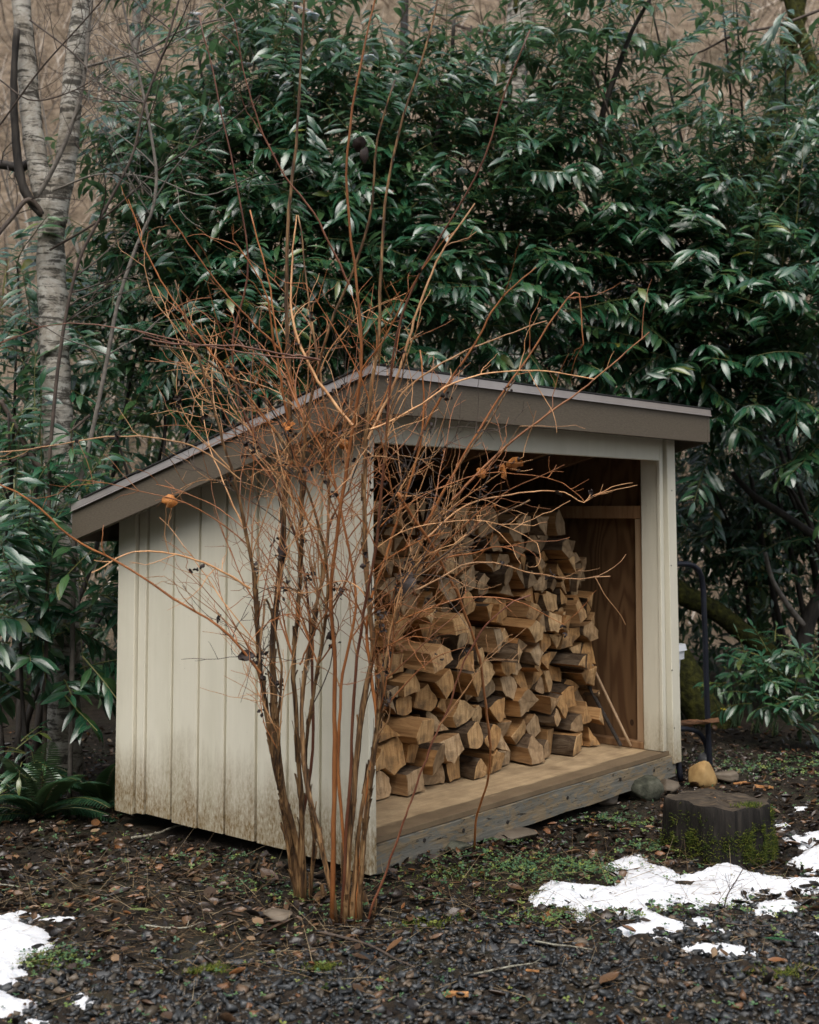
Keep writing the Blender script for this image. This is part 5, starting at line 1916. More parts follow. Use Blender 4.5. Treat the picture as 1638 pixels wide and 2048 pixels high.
# ------------------------------------------------------------------ stones
STONES = [
    ((1016, 1690), .14, .12, .035, 'brown_stone', 'flat brown rock under the middle of the shed rim board'),
    ((1217, 1612), .075, .07, .05, 'brown_stone', 'rounded brown rock under the rim board, left of the mossy rock'),
    ((1292, 1603), .125, .09, .075, 'mossy_stone', 'dark lumpy mossy rock under the right end of the rim board'),
    ((1342, 1590), .06, .055, .05, 'brown_stone', 'smooth tan rock tucked behind the mossy rock'),
    ((902, 1706), .10, .06, .03, 'mossy_stone', 'low mossy rock at the soil bank under the rim board'),
    ((1404, 1576), .098, .06, .085, 'yellow_stone', 'triangular yellow sandstone rock in front of the tube rack'),
    ((1416, 1542), .055, .05, .06, 'grey_stone', 'grey rock standing behind the yellow sandstone rock'),
    ((1450, 1566), .085, .06, .04, 'brown_stone', 'low brown rock right of the yellow sandstone rock'),
    ((808, 1712), .018, .018, .015, 'grey_stone', 'round grey pebble in the soil by the left end of the rim board'),
    ((556, 1846), .07, .05, .025, 'brown_stone', 'flat tan rock in the litter just left of the shrub base'),
    ((205, 1958), .026, .02, .016, 'grey_stone', 'dark oval pebble between the left snow and the shrub'),
    ((100, 1972), .026, .02, .014, 'brown_stone', 'small brown stone beside the left snow patch'),
    ((264, 1960), .022, .018, .012, 'grey_stone', 'grey flat pebble in the gravel below the shrub'),
    ((1030, 1895), .022, .02, .016, 'brown_stone', 'pinkish tan stone in the gravel left of the small snow strip'),
    ((1165, 1890), .028, .02, .014, 'brown_stone', 'tan pebble at the lower edge of the large snow patch'),
    ((985, 1905), .03, .022, .014, 'grey_stone', 'wide dark grey pebble in the middle of the gravel'),
    ((812, 1873), .02, .018, .012, 'grey_stone', 'grey pebble on the gravel edge right of the shrub'),
    ((900, 1808), .022, .018, .014, 'grey_stone', 'pale grey stone in the litter below the rim board'),
    ((1500, 1645 + 230), .03, .024, .016, 'brown_stone', 'mossy-looking brown stone at the right of the lower snow'),
]
def cut_rock(vs, rx, ry, rz_, rg2, n):
    P_ = np.array(vs) / np.array([rx, ry, rz_])
    for _ in range(n):
        d = np.array([rg2.gauss(0, 1), rg2.gauss(0, 1), rg2.gauss(.2, 1)])
        d /= np.linalg.norm(d)
        h = rg2.uniform(.55, .82)
        k_ = np.maximum(P_ @ d - h, 0)
        P_ -= (k_ * .92)[:, None] * d
    return [tuple(p) for p in P_ * np.array([rx, ry, rz_])]


for (px, py), rx, ry, rz_, mt, label in STONES:
    g_ = G(px, py)
    b = MB()
    vs, fs = blob(14, 22, rx, ry, rz_, .2 if rx > .03 else .12, RNG)
    vs = cut_rock(vs, rx, ry, rz_, rg, 9 if rx > .03 else 5)
    if mt == 'yellow_stone':
        vs = [((x + .1 * rx) * (1.15 - 0.55 * max(0, (z / rz_ + 1) / 2)) - .1 * rx, y, z * 1.1) for x, y, z in vs]
    b.add(vs, fs)
    o = b.build('rock' if rx > .04 else 'pebble', M[mt], smooth=True)
    o.location = (g_[0], g_[1] + ry * .6, g_[2] + rz_ * (.75 if rx > .03 else .5))
    o.rotation_euler = (0, 0, rg.uniform(-.3, .3))
    tag(o, label, 'rock' if rx > .04 else 'pebble')

# ------------------------------------------------------------------ log rack of bent tube, white bin, split piece
rb = G(1420, 1543)
rack = thing('tube_rack', 'dark navy bent-tube firewood rack standing right of the shed post', 'rack', rb)
b = MB()
top = [(1300, 1580), (1325, 1200), (1335, 1140)]
YR = rb[1]
pl = P(1362, 1562, YR - .28)
legR = [rb, P(1414, 1400, YR), P(1408, 1220, YR), P(1405, 1165, YR), P(1400, 1144, YR - .02), P(1386, 1131, YR - .05), P(1368, 1128, YR - .1), P(1345, 1131, YR - .17), P(1330, 1150, YR - .24), P(1330, 1200, YR - .26), P(1340, 1400, YR - .27), pl]
b.tube(spline(legR, 60), 0.0165, 12)
b.build('hoop', M['navy_metal'], rack, True, rb)
b = MB()
b.tube(spline([P(1415, 1525, YR + .03), P(1412, 1490, YR + .03), P(1400, 1468, YR), P(1384, 1460, YR - .06), P(1362, 1458, YR - .14), P(1345, 1460, YR - .2)], 30), 0.0145, 10)
b.build('lower_rail', M['navy_metal'], rack, True, rb)
b = MB()
b.tube(spline([pl + np.array([-.07, .05, -.0]), pl + np.array([-.07, .05, .30])], 4), 0.0165, 10)
b.build('leg', M['navy_metal'], rack, True, rb)
b = MB()
c = P(1388, 1452, YR - .06)
v_, n_ = [], 9
for k in range(7):
    t = k / 6
    for i in range(n_):
        a = 2 * math.pi * i / n_
        v_.append((c[0] - .11 + .25 * t, c[1] + .03 * math.cos(a) * (1 + .2 * rg.uniform(-1, 1)), c[2] + .012 + t * .02 + (.016 - .006 * t) * math.sin(a) * (1 + .7 * rg.uniform(-1, 1))))
b.add(v_, [(k * n_ + i, k * n_ + (i + 1) % n_, (k + 1) * n_ + (i + 1) % n_, (k + 1) * n_ + i) for k in range(6) for i in range(n_)] + [tuple(range(n_ - 1, -1, -1)), tuple(6 * n_ + i for i in range(n_))])
o = b.build('bark_slab', M['bark_slab_wood'])
tag(o, 'splintered reddish slab of split wood lying on the tube rack', 'wood piece')

binw = P(1358, 1290, 7.55)
bx0 = w2l(binw)
bo = loc2w(bx0[0] - .19, bx0[1] + .10, float(gz(binw[0], binw[1])))
wb = thing('plastic_bin', 'white plastic bin with lipped lid, half hidden behind the shed post', 'bin', bo, RZ)


def frustum(b, hx0, hy0, z0, hx1, hy1, z1, r=.03):
    vs = []
    for hx, hy, z in ((hx0, hy0, z0), (hx1, hy1, z1)):
        for sx, sy in ((1, 1), (-1, 1), (-1, -1), (1, -1)):
            for k in range(4):
                a = {(1, 1): 0, (-1, 1): 1, (-1, -1): 2, (1, -1): 3}[(sx, sy)] * math.pi / 2 + k * math.pi / 6
                vs.append((sx * (hx - r) + r * math.cos(a), sy * (hy - r) + r * math.sin(a), z))
    b.add(vs, [tuple(range(15, -1, -1)), tuple(range(16, 32))] + [(i, (i + 1) % 16, (i + 1) % 16 + 16, i + 16) for i in range(16)])


ztop = binw[2] - bo[2]
b = MB()
frustum(b, .115, .10, .0, .16, .14, ztop - .05)
b.build('body', M['white_plastic'], wb)
b = MB()
frustum(b, .175, .155, ztop - .075, .177, .157, ztop - .026, .035)
b.build('rim', M['white_plastic'], wb)
b = MB()
frustum(b, .188, .168, ztop - .024, .182, .162, ztop + .012, .035)
b.build('lid', M['white_plastic'], wb)

# ------------------------------------------------------------------ ferns
FR = [(60, 1650, [(1, 1.5), (-1, 1.4), (-2, 1.0), (.4, 1.7), (2.0, 1.1), (-.3, 1.2)], 'dark sword fern at the left edge behind the laurel seedling', .5),
      (190, 1630, [(1.2, 1.0), (-.5, 1.2), (.3, 1.2), (1.8, .8), (-1.5, .9)], 'low sword fern in the shade at the left corner of the shed', .38)]
for px, py, fr_, label, L0 in FR:
    g_ = G(px, py) + np.array([0, .15, 0])
    t = thing('sword_fern', label, 'fern', g_, 0, 'sword ferns left of the shed')
    for q, (dx, dz) in enumerate(fr_ * 2):
        b = MB()
        d = np.array([dx + rg.gauss(0, .2), rg.uniform(-1.0, .3), dz])
        d /= np.linalg.norm(d)
        pts = [g_.copy()]
        n = 16
        ll = L0 * rg.uniform(.8, 1.2)
        for k in range(n):
            d = d + np.array([0, 0, -.075])
            d /= np.linalg.norm(d)
            pts.append(pts[-1] + d * ll / n)
        pts = np.array(pts)
        b.tube(pts, np.linspace(.003, .001, n + 1), 4, cap=False)
        fro = b.build('frond', M['laurel_stem'], t, False, g_)
        pv = np.array([(0, 0, 0), (.085, .2, .03), (.06, .7, .0), (0, 1, -.1), (-.06, .7, .0), (-.085, .2, .03)], float)
        pf = np.array([(0, 1, 2), (0, 2, 3), (0, 3, 4), (0, 4, 5)])
        puv = np.array([(.5, 0), (1, .2), (1, .7), (.5, 1), (0, .7), (0, .2)], float)
        po, ax, nr, ln = [], [], [], []
        for j in range(2, n * 2):
            x = j / 2
            i = min(int(x), n - 1)
            c = pts[i] + (pts[i + 1] - pts[i]) * (x - i)
            tan = pts[i + 1] - pts[i]
            tan /= np.linalg.norm(tan)
            sd_ = np.cross(tan, [0, 0, 1])
            sd_ /= np.linalg.norm(sd_) + 1e-9
            for sg in (-1, 1):
                po.append(c - g_)
                ax.append(sd_ * sg + tan * .35 + np.array([0, 0, -.12]))
                nr.append(np.cross(sd_, tan) + RNG.normal(0, .12, 3))
                ln.append(.085 * math.sin(math.pi * (0.12 + .86 * j / (n * 2))) ** .7 + .008)
        k = len(po)
        V, T, rn, uv = spread(pv, pf, frames(np.array(ax), np.array(nr)), np.array(po), np.array(ln), RNG.random(k) * .9, puv)
        tag_kind(np_mesh('leaflets', V, T, M['fern_leaf'], rn, uv, parent=fro), 'stuff')

# ------------------------------------------------------------------ daffodils coming up
for px, py, nb, h_, label, bud in ((1468, 1456, 16, .30, 'clump of upright daffodil leaves right of the tube rack', (1450, 1420)),
                                   (1380, 1440, 14, .26, 'clump of daffodil leaves seen through the tube rack', None),
                                   (1515, 1465, 10, .2, 'bent daffodil clump with a yellow bud lying over', (1500, 1487)),
                                   (1420, 1430, 12, .26, 'daffodil leaves behind the right upright of the tube rack', None),
                                   (1548, 1470, 6, .16, 'small daffodil with a drooping yellow bud near the seedlings', (1545, 1488))):
    g_ = G(px, py)
    t = thing('daffodil_clump', label, 'daffodil', g_, 0, 'daffodils sprouting right of the shed')
    for q in range(nb):
        b = MB()
        d = np.array([rg.gauss(0, .28), rg.gauss(0, .25), 1.0])
        p = g_ + np.array([rg.gauss(0, .02), rg.gauss(0, .02), -.01])
        l_ = h_ * rg.uniform(.6, 1.15)
        pts = []
        s_ = np.array([math.cos(q * 2.4), math.sin(q * 2.4), 0])
        for k in range(6):
            w_ = .006 * (1 - (k / 5) ** 3 * .85)
            pts += [p - s_ * w_, p + s_ * w_, p + np.cross(s_, [0, 0, 1]) * .0025]
            d = d + np.array([rg.gauss(0, .07), rg.gauss(0, .07), -.07 if bud else -.03])
            d /= np.linalg.norm(d)
            p = p + d * l_ / 5
        f = []
        for k in range(5):
            a = k * 3
            f += [(a, a + 1, a + 4, a + 3), (a + 1, a + 2, a + 5, a + 4), (a + 2, a, a + 3, a + 5)]
        b.add(pts, f)
        b.build('blade', M['fern_leaf'], t, True, g_)
    if bud:
        c = P(bud[0], bud[1], g_[1] - .05)
        b = MB()
        b.tube(spline([g_, (g_ + c) / 2 + np.array([0, 0, .1]), c], 10), .003, 5)
        b.build('stalk', M['laurel_stem'], t, True, g_)
        b = MB()
        vs, fs = blob(6, 8, .009, .009, .03, .1, RNG)
        b.add([(c[0] + v[2], c[1] + v[1], c[2] + v[0] - .3 * v[2]) for v in vs], fs)
        b.build('bud', M['daffodil_bud'], t, True, g_)

# ------------------------------------------------------------------ snow patches
def inpoly(x, y, poly):
    r = np.zeros(x.shape, bool)
    n = len(poly)
    for i in range(n):
        x0, y0 = poly[i]
        x1, y1 = poly[(i + 1) % n]
        c = ((y0 > y) != (y1 > y)) & (x < (x1 - x0) * (y - y0) / (y1 - y0 + 1e-12) + x0)
        r ^= c
    return r


def polydist(x, y, poly):
    d = np.full(x.shape, 1e9)
    n = len(poly)
    for i in range(n):
        a, b_ = np.array(poly[i]), np.array(poly[(i + 1) % n])
        e = b_ - a
        t = np.clip(((x - a[0]) * e[0] + (y - a[1]) * e[1]) / (e @ e + 1e-12), 0, 1)
        d = np.minimum(d, np.hypot(x - a[0] - t * e[0], y - a[1] - t * e[1]))
    return d


def fnoise(x, y, s):
    return (np.sin(s * (x + .7 * y) + 1.1) + np.sin(s * 1.37 * (y - .6 * x) + 2.3) + .7 * np.sin(s * 2.3 * (x + 1.9 * y) + .4) + .5 * np.sin(s * 3.9 * (x - 1.3 * y) + 4)) / 3.2


SNOW = []


def off_snow(x, y):
    k_ = np.ones(x.shape, bool)
    for p in SNOW:
        k_ &= ~(inpoly(x, y, p) & (polydist(x, y, p) > .012)) | (RNG.random(x.shape) < .09)
    return k_


def snow(label, pts_px, holes=(), thick=.027, step=.010):
    poly = [tuple(G(*p)[:2]) for p in pts_px]
    SNOW.append(poly)
    hs_ = [[tuple(G(*p)[:2]) for p in h] for h in holes]
    xs_ = [p[0] for p in poly]
    ys_ = [p[1] for p in poly]
    X, Y = np.meshgrid(np.arange(min(xs_) - .05, max(xs_) + .05, step), np.arange(min(ys_) - .05, max(ys_) + .05, step))
    sd_ = polydist(X, Y, poly) * np.where(inpoly(X, Y, poly), 1, -1)
    for h in hs_:
        dh = polydist(X, Y, h) * np.where(inpoly(X, Y, h), -1, 1)
        sd_ = np.minimum(sd_, dh)
    sd_ = sd_ + .013 * fnoise(X, Y, 26) + .009 * fnoise(X + 3, Y, 66) + .005 * fnoise(X + 5, Y, 150)
    hgt = thick * (1 - np.exp(-np.maximum(sd_ + .01, 0) / .045)) * (1 + .4 * fnoise(X, Y, 14)) + .0035 * fnoise(X, Y, 90) + .0025 * fnoise(X + 2, Y, 190) - .003
    Z = gz(X, Y) + np.where(sd_ > -.02, hgt, -.05) + .004
    nx, ny = X.shape[1], X.shape[0]
    idx = np.arange(nx * ny).reshape(ny, nx)
    okc = (sd_ > -.016)
    cell_ok = okc[:-1, :-1] | okc[1:, :-1] | okc[:-1, 1:] | okc[1:, 1:]
    a, b_, c, d = idx[:-1, :-1][cell_ok], idx[:-1, 1:][cell_ok], idx[1:, 1:][cell_ok], idx[1:, :-1][cell_ok]
    T = np.concatenate([np.stack([a, b_, c], 1), np.stack([a, c, d], 1)])
    u, inv = np.unique(T, return_inverse=True)
    V = np.stack([X, Y, Z], -1).reshape(-1, 3)[u]
    c0_ = V.mean(0)
    o = np_mesh('snow_patch', V - c0_, inv.reshape(-1, 3), M['snow'], smooth=True)
    o.location = c0_
    tag(o, label, 'snow patch')


z8 = lambda L: [(800 + x / 1.9547, 1450 + y / 1.9547) for x, y in L]
z7 = lambda L: [(x / 2.0475, 1200 + y / 2.0475) for x, y in L]
snow('largest snow patch, ragged and white, in front of the mossy stump',
     z8([(515, 680), (575, 625), (640, 622), (700, 630), (780, 640), (850, 645), (860, 610), (890, 585), (850, 578), (795, 570), (830, 540), (890, 520), (940, 516), (960, 545), (1010, 560), (1060, 568), (1090, 598), (1140, 598),
         (1190, 575), (1270, 545), (1330, 560), (1350, 578), (1420, 592), (1480, 602), (1560, 608), (1700, 612), (1700, 645), (1560, 660), (1500, 678), (1440, 655), (1385, 662), (1350, 690), (1310, 718), (1220, 705), (1140, 718),
         (1110, 702), (1040, 715), (975, 712), (980, 740), (1040, 757), (1110, 778), (1122, 808), (1050, 812), (980, 808), (930, 827), (838, 815), (860, 795), (950, 782), (960, 765), (900, 752), (800, 748), (735, 738), (690, 765),
         (690, 745), (650, 705), (590, 702), (540, 702)]),
     [z8([(700, 672), (740, 672), (760, 690), (720, 690)]), z8([(790, 705), (870, 712), (905, 735), (830, 742)]), z8([(1060, 610), (1140, 605), (1195, 610), (1140, 632), (1080, 632)])], .030)
snow('small flat snow patch right of the twig standing in snow', z8([(1368, 735), (1400, 705), (1450, 695), (1510, 688), (1555, 700), (1530, 732), (1480, 728), (1450, 750), (1395, 745)]), (), .03)
snow('narrow snow strip on the gravel, lowest at right', z8([(1118, 880), (1170, 867), (1230, 868), (1270, 858), (1330, 868), (1368, 885), (1345, 900), (1290, 905), (1230, 892), (1170, 895)]), (), .028)
snow('thin snow strip joining the gravel below the largest patch', z8([(1128, 768), (1170, 756), (1250, 775), (1200, 785), (1140, 785)]), (), .022)
snow('bright snow patch at the right edge beside the stump', z8([(1530, 545), (1560, 512), (1620, 488), (1720, 478), (1720, 610), (1640, 598), (1580, 575)]), (), .04)
snow('ragged snow sliver at the right edge above the bright patch', z8([(1495, 445), (1560, 440), (1610, 425), (1720, 415), (1720, 445), (1640, 465), (1570, 482), (1540, 465)]), (), .03)
snow('tiny snow lump behind the right side of the stump', z8([(1485, 395), (1510, 388), (1520, 410), (1490, 415)]), (), .03, .008)
snow('tiny far snow speck at the right edge behind the stump', z8([(1545, 325), (1585, 325), (1580, 338), (1550, 338)]), (), .02, .008)
snow('tiny snow crumb left of the lowest strip', z8([(1010, 838), (1050, 840), (1045, 852), (1015, 850)]), (), .02, .007)
snow('small snow crumbs above the lowest strip', z8([(1205, 805), (1290, 805), (1285, 818), (1215, 820)]), (), .018, .007)
snow('small snow crumb at the far right in gravel', z8([(1595, 820), (1650, 812), (1650, 828), (1605, 828)]), (), .02, .007)
snow('large snow patch at the left edge beside green moss', z7([(-120, 1320), (0, 1310), (90, 1285), (140, 1300), (70, 1332), (120, 1345), (200, 1362), (215, 1400), (195, 1452), (110, 1470), (92, 1500), (85, 1560), (45, 1608), (-120, 1600)]), (), .034)
snow('lower snow patch at the bottom left corner', z7([(-120, 1612), (0, 1612), (60, 1640), (150, 1655), (95, 1682), (25, 1705), (-120, 1705)]), (), .04)
snow('small snow lump on gravel near the bottom left', z7([(310, 1635), (330, 1612), (360, 1635), (372, 1655), (330, 1662)]), (), .03, .008)
snow('thin snow streak above the large left snow patch', z7([(180, 1312), (230, 1303), (300, 1302), (290, 1314), (220, 1318)]), (), .018, .008)
snow('bottom snow sliver between the left corner and the small lump', z7([(110, 1735), (130, 1718), (190, 1730), (200, 1760), (120, 1760)]), (), .025, .008)

# ------------------------------------------------------------------ gravel, litter, ground cover
# a crushed-stone chip: a block with an off-centre ridge on top, corners thrown about for every stone
CHIP_V = np.array([(-1, -.8, -.8), (1, -.8, -.8), (1, .8, -.8), (-1, .8, -.8), (-.9, -.7, .5), (.9, -.7, .5), (.9, .7, .5), (-.9, .7, .5), (-.4, 0, .95), (.4, 0, .95)], float) * .85
CHIP_F = np.array([(0, 2, 1), (0, 3, 2), (0, 1, 5), (0, 5, 4), (1, 2, 6), (1, 6, 5), (2, 3, 7), (2, 7, 6), (3, 0, 4), (3, 4, 7), (4, 5, 9), (4, 9, 8), (5, 6, 9), (6, 7, 8), (6, 8, 9), (7, 4, 8)])


def in_shed(x, y, m=0.0):
    dx, dy = x - CX0, y - CY0
    u = dx * math.sin(YAW) + dy * math.cos(YAW)
    v = -dx * math.cos(YAW) + dy * math.sin(YAW)
    return (u > -m) & (u < W_ + m) & (v > -m) & (v < D_ + m)


def stones(n, xr, yr, smin, smax, prob, name, mat, label, sink=.25):
    x = RNG.uniform(*xr, n)
    y = RNG.uniform(*yr, n)
    k_ = (RNG.random(n) < prob(x, y)) & ~in_shed(x, y, .0) & off_snow(x, y)
    x, y = x[k_], y[k_]
    n = len(x)
    s = smin * (smax / smin) ** (RNG.random(n) ** 1.6)
    S = s[:, None] * np.stack([RNG.uniform(.75, 1.5, n), RNG.uniform(.6, 1.0, n), RNG.uniform(.25, .6, n)], 1)
    a = RNG.normal(0, .35, (n, 3)) + np.array([0, 0, 1.0])
    az = RNG.normal(0, 1, (n, 3))
    R = frames(az, a)
    V = np.einsum('kij,knj->kni', R, (CHIP_V[None] + RNG.uniform(-.32, .32, (n, 10, 3))) * S[:, None, :])
    V = V + np.stack([x, y, gz(x, y) + S[:, 2] * (1 - sink * 2) + RNG.random(n) * s * .5], 1)[:, None, :]
    T = CHIP_F[None] + (np.arange(n) * 10)[:, None, None]
    o = np_mesh(name, V.reshape(-1, 3), T.reshape(-1, 3), mat, np.repeat(RNG.random(n), 10))
    tag_kind(o, 'stuff', label)


def gravel_p(x, y):
    edge = 4.52 + .22 * np.sin(1.9 * x + .6) + .12 * np.sin(5.3 * x + 1) + np.where(x > .5, .25, 0) * np.minimum((x - .5), 1) * 2
    t = np.clip((edge - y) / .5 + .5, 0, 1)
    return .05 + .95 * t


stones(46000, (-2.3, 2.6), (3.3, 6.0), .005, .019, gravel_p, 'gravel', M['gravel_stone'], 'wet dark grey crushed gravel of the drive in front')
stones(2600, (1.2, 2.4), (6.9, 8.6), .004, .012, lambda x, y: np.exp(-(((x - 1.75) / .35) ** 2 + ((y - 7.5) / .35) ** 2)), 'pale_gravel', M['pale_pebble'], 'pale pea gravel on the soil around the tube rack')

GREEN = [(G(1110, 1745)[:2], .42, .20, 1.0), (G(1000, 1760)[:2], .25, .12, .5), (G(880, 1790)[:2], .3, .12, .25), (G(1320, 1700)[:2], .2, .1, .6)]

# leaf litter template: a curled leaf, 3x2 quads
lv, lf = [], []
for j in range(4):
    t = j / 3
    wv = [.10, .5, .42, .04][j]
    for sg in (-1, 0, 1):
        lv.append((sg * wv * .6, t - .5, .10 * abs(sg) * (1 if j in (1, 2) else .5) + .16 * (t - .5) ** 2))
for j in range(3):
    a = j * 3
    lf += [(a, a + 1, a + 4), (a, a + 4, a + 3), (a + 1, a + 2, a + 5), (a + 1, a + 5, a + 4)]
lv, lf = np.array(lv, float), np.array(lf)


def scatter_leaves(n, xr, yr, smin, smax, prob, name, mat, label, flat=.5, lift=.006, tv=None, tf=None, tone=1.3):
    tv = lv if tv is None else tv
    tf = lf if tf is None else tf
    x = RNG.uniform(*xr, n)
    y = RNG.uniform(*yr, n)
    k_ = (RNG.random(n) < prob(x, y)) & ~in_shed(x, y, .0) & off_snow(x, y)
    x, y = x[k_], y[k_]
    n = len(x)
    up = RNG.normal(0, flat, (n, 3)) + np.array([0, 0, 1.0])
    az = RNG.normal(0, 1, (n, 3)) * np.array([1, 1, .25])
    s = RNG.uniform(smin, smax, n)
    V, T, rn, _ = spread(tv, tf, frames(az, up), np.stack([x, y, gz(x, y) + lift + s * .12 + RNG.random(n) * .012], 1), np.stack([s * RNG.uniform(.35, 1.2, n), s, s * RNG.uniform(.3, 3.2, n)], 1), RNG.random(n) ** tone)
    tag_kind(np_mesh(name, V, T, mat, rn), 'stuff', label)


def litter_p(x, y):
    g_ = gravel_p(x, y)
    a = np.where(y > 6.5, .5, 1.0)
    for (qx, qy), rx, ry, am in GREEN[:1] + GREEN[3:4]:
        a = a * (1 - .75 * am * np.exp(-(((x - qx) / rx) ** 2 + ((y - qy) / ry) ** 2) * 1.1))
    return np.clip(1.05 - g_ * .93, .06, 1) * a


scatter_leaves(22000, (-3.2, 3.4), (3.5, 8.8), .012, .058, litter_p, 'leaf_litter', M['litter_leaf'], 'wet brown and black leaf litter covering the soil', tone=1.5)
scatter_leaves(14000, (-2.6, 3.0), (3.6, 8.2), .008, .022, litter_p, 'bark_crumbs', M['litter_leaf'], 'small brown leaf crumbs and bark bits on the ground', .6)

# clover-like ground cover: trefoils
cv_, cf_ = [], []
for q in range(3):
    a = q * 2.094
    d1 = np.array([math.cos(a), math.sin(a), .12])
    s1 = np.array([-math.sin(a), math.cos(a), 0])
    o_ = len(cv_)
    cv_ += [np.zeros(3), d1 * .6 - s1 * .42, d1 * 1.0 - s1 * .2, d1 * 1.0 + s1 * .2, d1 * .6 + s1 * .42]
    cf_ += [(o_, o_ + 1, o_ + 2), (o_, o_ + 2, o_ + 3), (o_, o_ + 3, o_ + 4)]
cv_, cf_ = np.array(cv_), np.array(cf_)
gc = [(G(1110, 1745)[:2], .42, .20, 1.0), (G(1000, 1760)[:2], .25, .12, .5), (G(880, 1790)[:2], .3, .12, .25), (G(1320, 1700)[:2], .2, .1, .6), (G(400, 1730)[:2], .25, .12, .25), (G(500, 1780)[:2], .2, .1, .25),
      (G(95, 1930)[:2], .14, .11, .8), (G(600, 1800)[:2], .16, .1, .35), (G(760, 1790)[:2], .2, .1, .2), (G(1080, 1850)[:2], .22, .08, .4), (G(1260, 1830)[:2], .3, .08, .5), (G(680, 1830)[:2], .1, .05, .9),
      (G(1560, 1540)[:2], .5, .3, .35), (G(1230, 1650)[:2], .2, .12, .5), (G(1500, 1830)[:2], .3, .1, .3), (G(990, 1690)[:2], .25, .06, .6)]


def clover_p(x, y):
    p = np.full(x.shape, .02)
    for (cx_, cy_), rx, ry, a in gc:
        p = np.maximum(p, a * np.exp(-(((x - cx_) / rx) ** 2 + ((y - cy_) / ry) ** 2) * 1.2))
    return p * (.35 + .9 * np.clip(fnoise(x, y, 20) + .4, 0, 1))


scatter_leaves(150000, (-2.2, 2.8), (3.7, 8.0), .008, .015, clover_p, 'ground_cover', M['clover_leaf'], 'low green clover-like ground cover between shed and snow', .35, .020, cv_, cf_, 1.0)
# moss tufts on the soil
mp = [(G(855, 1850)[:2], .10, .06), (G(1140, 1830)[:2], .25, .05), (G(1560, 1950)[:2], .10, .05), (G(95, 1925)[:2], .12, .08), (G(420, 1945)[:2], .06, .03), (G(900, 1750)[:2], .15, .08), (G(1080, 1790)[:2], .2, .06), (G(1500, 1760)[:2], .12, .04), (G(650, 1940)[:2], .05, .03), (G(1330, 1790)[:2], .2, .05)]
q_ = []
for (cx_, cy_), rx, ry in mp:
    n = 750
    q_.append(np.stack([cx_ + RNG.normal(0, rx * .6, n), cy_ + RNG.normal(0, ry * .6, n)], 1))
q_ = np.concatenate(q_)
q_ = q_[fnoise(q_[:, 0], q_[:, 1], 40) > -.1]
k = len(q_)
V, T, rn, _ = spread(blade_v, blade_f, frames(RNG.normal(0, .6, (k, 3)) + np.array([0, 0, .8]), RNG.normal(0, 1, (k, 3))), np.stack([q_[:, 0], q_[:, 1], gz(q_[:, 0], q_[:, 1]) + .004 + .008 * RNG.random(k)], 1),
                     np.stack([np.full(k, .004), RNG.uniform(.008, .02, k), np.full(k, .003)], 1), .25 + .75 * RNG.random(k))
tag_kind(np_mesh('ground_moss', V, T, M['moss_tuft'], rn), 'stuff', 'yellow-green moss tufts on the soil and gravel edge')
# dry grass straws
k = 2200
x = RNG.uniform(-1.6, 1.6, k)
y = RNG.uniform(3.9, 5.6, k)
ax = RNG.normal(0, 1, (k, 3)) * np.array([1, .8, .30]) + np.array([0, 0, .12])
ok = ~in_shed(x, y, .03) & (RNG.random(k) < np.where(gravel_p(x, y) > .8, .2, 1))
x, y, ax = x[ok], y[ok], ax[ok]
k = len(x)
tv, tf = tri_tube(3)
tv[3:6, 0] += .8
tv[6:9, 0] += 0.2
R = frames(ax, RNG.normal(0, 1, (k, 3)))[:, :, [0, 2, 1]]
V, T, rn, _ = spread(tv, tf, R, np.stack([x, y, gz(x, y) + .012 + .01 * RNG.random(k)], 1), np.stack([RNG.uniform(.0007, .0015, k)] * 2 + [RNG.uniform(.04, .17, k)], 1), RNG.random(k))
tag_kind(np_mesh('dry_grass', V, T, M['dry_straw'], rn), 'stuff', 'thin dry grass straws lying over the leaf litter')

# fallen leaves large enough to pick out
FALLEN = [((540, 1768), .13, .66, 'large tan dead leaf lying left of the shrub stems'),
          ((300, 1815), .10, .74, 'long reddish-brown dead leaf in the litter left of the shrub'),
          ((560, 1870), .10, .55, 'curled brown leaf with stalk under the shrub'),
          ((960, 1728), .065, .9, 'pale pointed dead leaf on the soil below the rim board'),
          ((1160, 1622), .05, .99, 'pale upright leaf beside the rounded brown rock'),
          ((1030, 1790), .07, .7, 'dark red-brown curled leaf left of the largest snow patch'),
          ((1010, 1815), .05, .8, 'small orange-brown leaf just left of the snow tip'),
          ((1340, 1710), .06, .93, 'orange leaf lying against the stump foot'),
          ((1220, 1975), .11, .78, 'lobed rusty leaf pressed into the gravel at the bottom'),
          ((790, 1905), .09, .86, 'brown leaf on the gravel edge below the shrub'),
          ((640, 1810), .10, .68, 'brown leaf wedged at the shrub foot'),
          ((190, 1660), .08, .9, 'orange strip of dead leaf near the shed corner'),
          ((60, 1690), .09, .3, 'wide grey-brown leaf in the shade at the left edge'),
          ((160, 1705), .08, .4, 'dull brown leaf left of the lichen stick'),
          ((420, 1800), .09, .5, 'flat brown leaf midway between left snow and shrub'),
          ((470, 1845), .07, .6, 'folded brown leaf beside the pale twig'),
          ((1480, 1462), .05, .95, 'orange leaf on the soil near the daffodils'),
          ((240, 1800), .09, .35, 'dark wet leaf above the left snow patch'),
          ((820, 1850), .06, .7, 'brown leaf in the gravel right of the shrub'),
          ((720, 1930), .07, .55, 'crumpled dark leaf below the shrub on gravel')]
